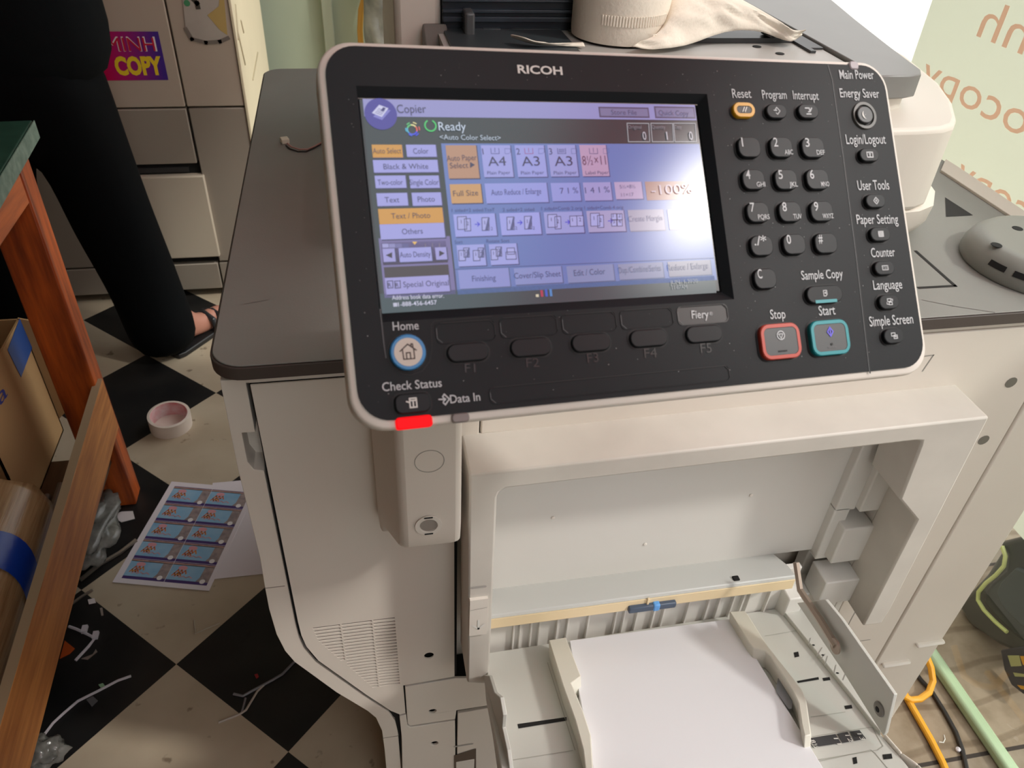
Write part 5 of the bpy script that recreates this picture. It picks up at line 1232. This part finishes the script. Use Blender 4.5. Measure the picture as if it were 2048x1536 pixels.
for s_, A_, d_ in ((1, RA, tdir), (-1, LA, ldir)):
    mb = MB(); F_ = Fr((A_.x, A_.y, 0.0), d_, Vector((-d_.y, d_.x, 0)), (0, 0, 1))
    sole = [(-0.075, -0.028), (-0.055, -0.036), (0.05, -0.042), (0.15, -0.048), (0.20, -0.03), (0.215, 0.0), (0.20, 0.03), (0.15, 0.044), (0.05, 0.038), (-0.055, 0.034), (-0.075, 0.026)]
    mb.ext([F_(x, y, 0.001) for x, y in sole], (0, 0, 0.016), mat('sandal black', (24, 24, 26), rough=0.45))
    for k in range(2):
        x_ = 0.075 + 0.035 * k; mb.tube([F_(x_, -0.046, 0.016), F_(x_, -0.036, 0.055 - 0.01 * k), F_(x_ + 0.005, 0, 0.066 - 0.012 * k), F_(x_, 0.034, 0.055 - 0.01 * k), F_(x_, 0.042, 0.016)], 0.010, mat('sandal strap', (36, 38, 42), rough=0.3), 8)
    mb.build('sandal', per, bevel=0.003)

# ------------------------------------------------------------------ on the tiled floor
tpc = atZ((343, 852), 0.0)
tpr = thing('tape_roll', tpc, 'roll of white packing tape lying on the tiled floor', 'tape')
mb = MB(); mb.lathe([(0.052, 0.001), (0.0525, 0.042), (0.046, 0.043), (0.0452, 0.0425)], tpc, (0.05, -0.05, 1), mat('tape winding', (222, 208, 196), rough=0.4, var=0.06, vscale=40), 40, True, False); mb.build('winding', tpr)
mb = MB(); mb.lathe([(0.0455, 0.0425), (0.0448, 0.0426), (0.0445, 0.001), (0.0458, 0.001)], tpc, (0.05, -0.05, 1), mat('tape core red', (206, 92, 96), rough=0.5, rgb2=(230, 220, 220), vscale=24), 40, False, False)
o = mb.build('core', tpr); o['label'] = 'red printed cardboard core'
q0 = atZ((225, 1165), 0.001); qx = (atZ((415, 1182), 0.001) - q0).normalized(); qy = Vector((-qx.y, qx.x, 0))
# blank sheet underneath
s0 = atZ((408, 962), 0.001); s1 = atZ((412, 1160), 0.001); s2 = atZ((524, 1148), 0.001); ux = (s2 - s1).normalized(); uy = Vector((-ux.y, ux.x, 0))
mb = MB(); o_ = s1 - ux * 0.02; mb.ext([o_, o_ + ux * 0.21, o_ + ux * 0.21 + uy * 0.297, o_ + uy * 0.297], (0, 0, 0.0007), mat('floor paper', (224, 216, 222), rough=0.7))
tag(mb.build('paper_sheet', smooth=0), 'blank white paper lying under the printed card sheet', 'paper')
cs_ = thing('card_sheet', q0, 'sheet of ten printed blue business cards lying on the tiled floor', 'paper')
CF = Fr(q0 + Vector((0, 0, 0.0008)), qx, qy, (0, 0, 1))
mb = MB(); mb.ext([CF(0, 0), CF(0.208, 0), CF(0.208, 0.303), CF(0, 0.303)], (0, 0, 0.0006), mat('floor paper', (0, 0, 0))); mb.build('sheet', cs_, smooth=0)
CBL = mat('card blue', (126, 172, 206), rough=0.5, rgb2=(150, 186, 212), vscale=30); CPU = mat('card purple', (72, 52, 112), rough=0.5); CBR = mat('card brown', (150, 120, 110), rough=0.5, rgb2=(186, 150, 140), vscale=120)
CR1 = mat('card red', (204, 96, 84), rough=0.5, rgb2=(224, 150, 60), vscale=90); CR2 = mat('card pink', (214, 150, 156), rough=0.5); CGR = mat('card grey', (128, 116, 120), rough=0.5, rgb2=(168, 150, 146), vscale=90); CWH = mat('card white', (232, 226, 228), rough=0.5)
for r_ in range(5):
    for c_ in range(2):
        X0 = 0.014 + c_ * 0.0925; Y0 = 0.012 + r_ * 0.0555; d = 0.00075; b = MB(); w_, h_ = 0.0915, 0.0545
        rect(b, CF, X0, Y0, X0 + w_, Y0 + h_, CPU, d); rect(b, CF, X0, Y0 + 0.0075, X0 + w_, Y0 + h_ - 0.006, CBL, d + 0.0001); rect(b, CF, X0, Y0 + h_ - 0.0075, X0 + w_, Y0 + h_ - 0.002, CBR, d + 0.0001)
        flat(b, CF, [(X0 + w_ * 0.70, Y0 + 0.0075), (X0 + w_, Y0 + 0.0075), (X0 + w_, Y0 + h_ - 0.007), (X0 + w_ * 0.78, Y0 + h_ - 0.007), (X0 + w_ * 0.76, Y0 + 0.018)], CGR, d + 0.0002)
        flat(b, CF, circ(X0 + w_ * 0.86, Y0 + 0.009, 0.006, 10), CWH, d + 0.0003); flat(b, CF, circ(X0 + w_ * 0.27, Y0 + 0.040, 0.010, 12, 0.006), CR2, d + 0.0003)
        for k, (xx, yy, ww, hh) in enumerate(((0.14, 0.030, 0.26, 0.008), (0.10, 0.022, 0.20, 0.006), (0.16, 0.017, 0.42, 0.004))):
            pts = [(X0 + w_ * (xx + ww * t_ / 6), Y0 + yy + hh * 0.5 * (1 if t_ % 2 else -1)) for t_ in range(7)]; stroke(b, CF, pts, 0.0028 if k < 2 else 0.0018, CR1 if k < 2 else CR2, d + 0.0004)
        b.build('printed_card', cs_, smooth=0, recalc=False)


def strip(name, px, r_, m, label, cat, z=None):
    mb = MB(); mb.tube([atZ(p, (z if z is not None else r_ * 0.9)) for p in px], r_, m, 6); return tag(mb.build(name), label, cat)


WPL = mat('white plastic strip', (196, 190, 196), rough=0.4); GPL = mat('grey plastic strip', (120, 116, 120), rough=0.4)
sp_ = strip('plastic_strip', [(138, 1253), (152, 1258), (166, 1264), (190, 1276), (178, 1292), (151, 1321)], 0.003, WPL, 'bent white plastic strip on the black tile under the side board', 'strip')
for p in ((170, 1258), (192, 1270)):
    q = atZ(p, 0.005); mb = MB(); mb.box((q.x - 0.006, q.y - 0.008, 0.001), (q.x + 0.004, q.y + 0.008, 0.008), WPL); mb.build('clip', sp_)
strip('plastic_strip', [(62, 1512), (84, 1475), (106, 1446), (130, 1424), (156, 1402), (200, 1380), (236, 1361), (262, 1352)], 0.0026, WPL, 'long thin plastic strip curving across the near black tile', 'strip')
strip('plastic_strip', [(467, 1388), (486, 1392), (500, 1384), (545, 1360), (565, 1348), (590, 1322)], 0.0026, GPL, 'grey plastic strip on the black tile below the vent, nearest the copier', 'strip')
strip('plastic_strip', [(437, 1445), (480, 1428), (492, 1420), (515, 1382), (530, 1368)], 0.0022, mat('pale strip', (178, 166, 154), rough=0.5), 'pale thin strip crossing from the white tile to the black tile', 'strip')
strip('plastic_strip', [(484, 1424), (491, 1396)], 0.0022, GPL, 'short grey strip joining two longer strips on the black tile', 'strip')
strip('plastic_strip', [(388, 1240), (391, 1267), (410, 1258), (440, 1246)], 0.0016, mat('clear strip', (176, 164, 146), rough=0.3), 'almost clear bent strip on the white tile below the card sheet', 'strip')
strip('metal_strip', [(160, 1160), (200, 1128), (240, 1105), (272, 1080)], 0.005, RM, 'dull metal strip on the floor left of the card sheet', 'strip')
strip('metal_strip', [(140, 1210), (165, 1192), (185, 1180)], 0.003, RM, 'short metal strip on the floor beside the side board', 'strip')
def scrap(px, m, label, cat='scrap', z=0.0012, name='paper_scrap'):
    mb = MB(); pts = [atZ(p, z) for p in px]; mb.ext(pts, (0, 0, 0.0016), m); return tag(mb.build(name), label, cat)
scrap([(223, 1033), (243, 1024), (266, 1023), (270, 1038), (243, 1045)], mat('scrap white', (216, 206, 206)), 'white paper scrap beside the foot of the table leg')
scrap([(176, 1200), (189, 1197), (192, 1206), (178, 1209)], MATS['scrap white'], 'small white scrap at the edge of the white tile left of the card sheet')
scrap([(200, 1217), (205, 1216), (207, 1231), (203, 1232)], mat('scrap dull', (150, 138, 130)), 'thin dull scrap near the edge of the black tile')
scrap([(163, 1318), (186, 1309), (192, 1299), (195, 1304), (176, 1320)], mat('scrap foil', (130, 116, 108)), 'curled dull scrap below the bent white strip')
scrap([(173, 1400), (186, 1393), (196, 1402), (184, 1414)], mat('scrap grey', (92, 92, 94)), 'small grey square scrap beside the long strip')
scrap([(197, 1370), (206, 1367), (211, 1373), (203, 1377)], mat('scrap green', (140, 176, 140)), 'tiny green scrap on the black tile')
scrap([(509, 1350), (515, 1348), (518, 1354), (513, 1358)], mat('scrap red', (150, 30, 40)), 'tiny red scrap on the black tile below the vent')
scrap([(120, 1318), (130, 1282), (150, 1298), (140, 1308)], mat('scrap orange', (176, 76, 24)), 'orange wood chip under the side board', name='wood_chip')


def crumple(name, c, size, m, label, seed):
    bm = bmesh.new(); bmesh.ops.create_icosphere(bm, subdivisions=4, radius=1.0)
    for v in bm.verts:
        n_ = noise.noise(v.co * 2.2 + Vector((seed, 0, 0))) * 0.45 + noise.noise(v.co * 6 + Vector((0, seed, 0))) * 0.22 + abs(noise.noise(v.co * 11)) * 0.1
        v.co = Vector((v.co.x * size[0], v.co.y * size[1], v.co.z * size[2])) * (1 + n_)
    zmin = min(v.co.z for v in bm.verts)
    for v in bm.verts: v.co += Vector((c.x, c.y, c.z - zmin + 0.001))
    me = bpy.data.meshes.new(name); bm.to_mesh(me); bm.free(); me.materials.append(m); me.shade_smooth()
    o = bpy.data.objects.new(name, me); COL.objects.link(o); return tag(o, label, 'plastic wrap')


PWM = mat('crumpled clear plastic', (150, 148, 142), rough=0.18, rgb2=(84, 84, 80), vscale=30, alpha=0.75)
crumple('plastic_wrap', atZ((192, 1075), 0.0), (0.05, 0.11, 0.03), PWM, 'crumpled clear plastic wrap on the floor behind the side board', 1.7)
crumple('plastic_wrap', atZ((92, 1522), 0.0), (0.035, 0.03, 0.022), PWM, 'small crumpled plastic wrap at the near edge of the black tile', 5.1)

# ------------------------------------------------------------------ outside on the pavers
YC = mat('yellow cable sheath', (236, 166, 40), rough=0.45)
mb = MB(); mb.tube([atZ(p, z) for p, z in (((1848, 1300), 0.05), ((1862, 1335), 0.035), ((1866, 1362), 0.02), ((1858, 1385), 0.014), ((1840, 1398), 0.012), ((1822, 1400), 0.012), ((1808, 1392), 0.014), ((1800, 1380), 0.03))], 0.0065, YC, 10); tag(mb.build('cable'), 'yellow cable loop on the pavers by the copier corner', 'cable')
mb = MB(); mb.tube([atZ(p, 0.007) for p in ((1800, 1372), (1815, 1398), (1838, 1438), (1862, 1480), (1885, 1525), (1900, 1560), (1915, 1600))], 0.0065, YC, 10); tag(mb.build('cable'), 'straight yellow cable running toward the viewer beside the glass', 'cable')
mb = MB(); mb.tube([atZ(p, 0.0045) for p in ((1820, 1330), (1842, 1360), (1865, 1385), (1890, 1425), (1912, 1465), (1925, 1500), (1935, 1545), (1940, 1590))], 0.0042, mat('black cable sheath', (46, 42, 40), rough=0.5), 8); tag(mb.build('cable'), 'thin black cable on the pavers beside the glass edge', 'cable')
strip('wire_staple', [(1878, 1484), (1887, 1485), (1890, 1478), (1888, 1470)], 0.0009, LEGW, 'tiny bent white wire on the pavers between the cables', 'wire')
q = atZ((1916, 1499), 0.004); mb = MB(); mb.lathe([(0.001, 0.0), (0.0045, 0.002), (0.0045, 0.005), (0.001, 0.008)], (q.x, q.y, 0.001), (0, 0, 1), mat('bead white', (220, 214, 220)), 12); tag(mb.build('bead'), 'tiny white bead beside the black cable on the pavers', 'bead')
# parked scooter seen low through the glass
SXX = 1.20
mo = thing('motor_scooter', (1.42, 0.86, 0), 'dark parked scooter with yellow green trim line seen through the glass', 'scooter')
hull = [atX(p, SXX) for p in ((1990, 1085), (2006, 1110), (2004, 1140), (1975, 1165), (1958, 1188), (1962, 1208), (1985, 1238), (2015, 1268), (2060, 1300), (2120, 1320), (2170, 1240), (2150, 1120), (2090, 1060))]
mb = MB(); mb.ext([p + Vector((0.006, 0, 0)) for p in hull], (0.38, 0.02, 0), mat('scooter black', (52, 54, 56), rough=0.3)); mb.build('body_shell', mo, bevel=0.02, segs=4)
mb = MB(); mb.ext([atX(p, SXX) + Vector((0.014, 0, 0)) for p in ((2000, 1085), (1960, 1150), (1903, 1212), (1925, 1250), (1985, 1292), (2070, 1330), (2100, 1200), (2060, 1090))], (0.3, 0, 0), mat('glass shade grey', (78, 78, 76), rough=0.4)); mb.build('glass_shade_slab', mo, bevel=0.01, segs=3)  # grey slab stands in for shade and dark reflection left of the trim line
mb = MB(); mb.tube([atX(p, SXX) for p in ((2004, 1092), (2011, 1112), (2008, 1132), (1992, 1150), (1972, 1166), (1957, 1184), (1956, 1200), (1968, 1220), (1990, 1243), (2014, 1264))], 0.0042, mat('trim line', (222, 226, 150), rough=0.4), 8); o = mb.build('trim_line', mo); o['label'] = 'yellow green trim line'
inner = [atX(p, SXX - 0.004) for p in ((2030, 1135), (2000, 1165), (1992, 1185), (2005, 1215), (2040, 1250), (2090, 1270), (2110, 1170))]
mb = MB(); mb.ext(inner, (0.02, 0, 0), mat('floor mat grey', (64, 70, 72), rough=0.7)); mb.build('foot_mat', mo, bevel=0.004)
mb = MB(); mb.lathe([(0.10, -0.05), (0.16, -0.05), (0.195, -0.03), (0.20, 0), (0.195, 0.03), (0.16, 0.05), (0.10, 0.05)], (1.56, 0.72, 0.205), (1, 0.1, 0), mat('tyre rubber', (40, 40, 44), rough=0.7), 36); mb.build('wheel', mo)
flp = [atX(p, SXX) for p in ((2000, 1300), (2060, 1290), (2075, 1400), (2045, 1388), (2022, 1370), (2008, 1340))]
mb = MB(); mb.ext(flp, (0.012, 0, 0), mat('mud flap', (62, 60, 70), rough=0.6)); mf = mb.build('mud_flap', mo, bevel=0.003)
mb = MB()
for px, m_ in (([(2015, 1311), (2038, 1311), (2043, 1332), (2022, 1333)], mat('label cream', (190, 186, 130))), ([(2040, 1312), (2060, 1312), (2062, 1330), (2046, 1330)], YC), ([(2026, 1345), (2060, 1350), (2060, 1354), (2030, 1353)], MATS['label cream']), ([(2034, 1370), (2060, 1374), (2060, 1382), (2042, 1378)], YC)):
    mb.ext([atX(p, SXX - 0.001) for p in px], (0.0008, 0, 0), m_)
o = mb.build('warning_label', mf); o['label'] = 'yellow and cream label patches'
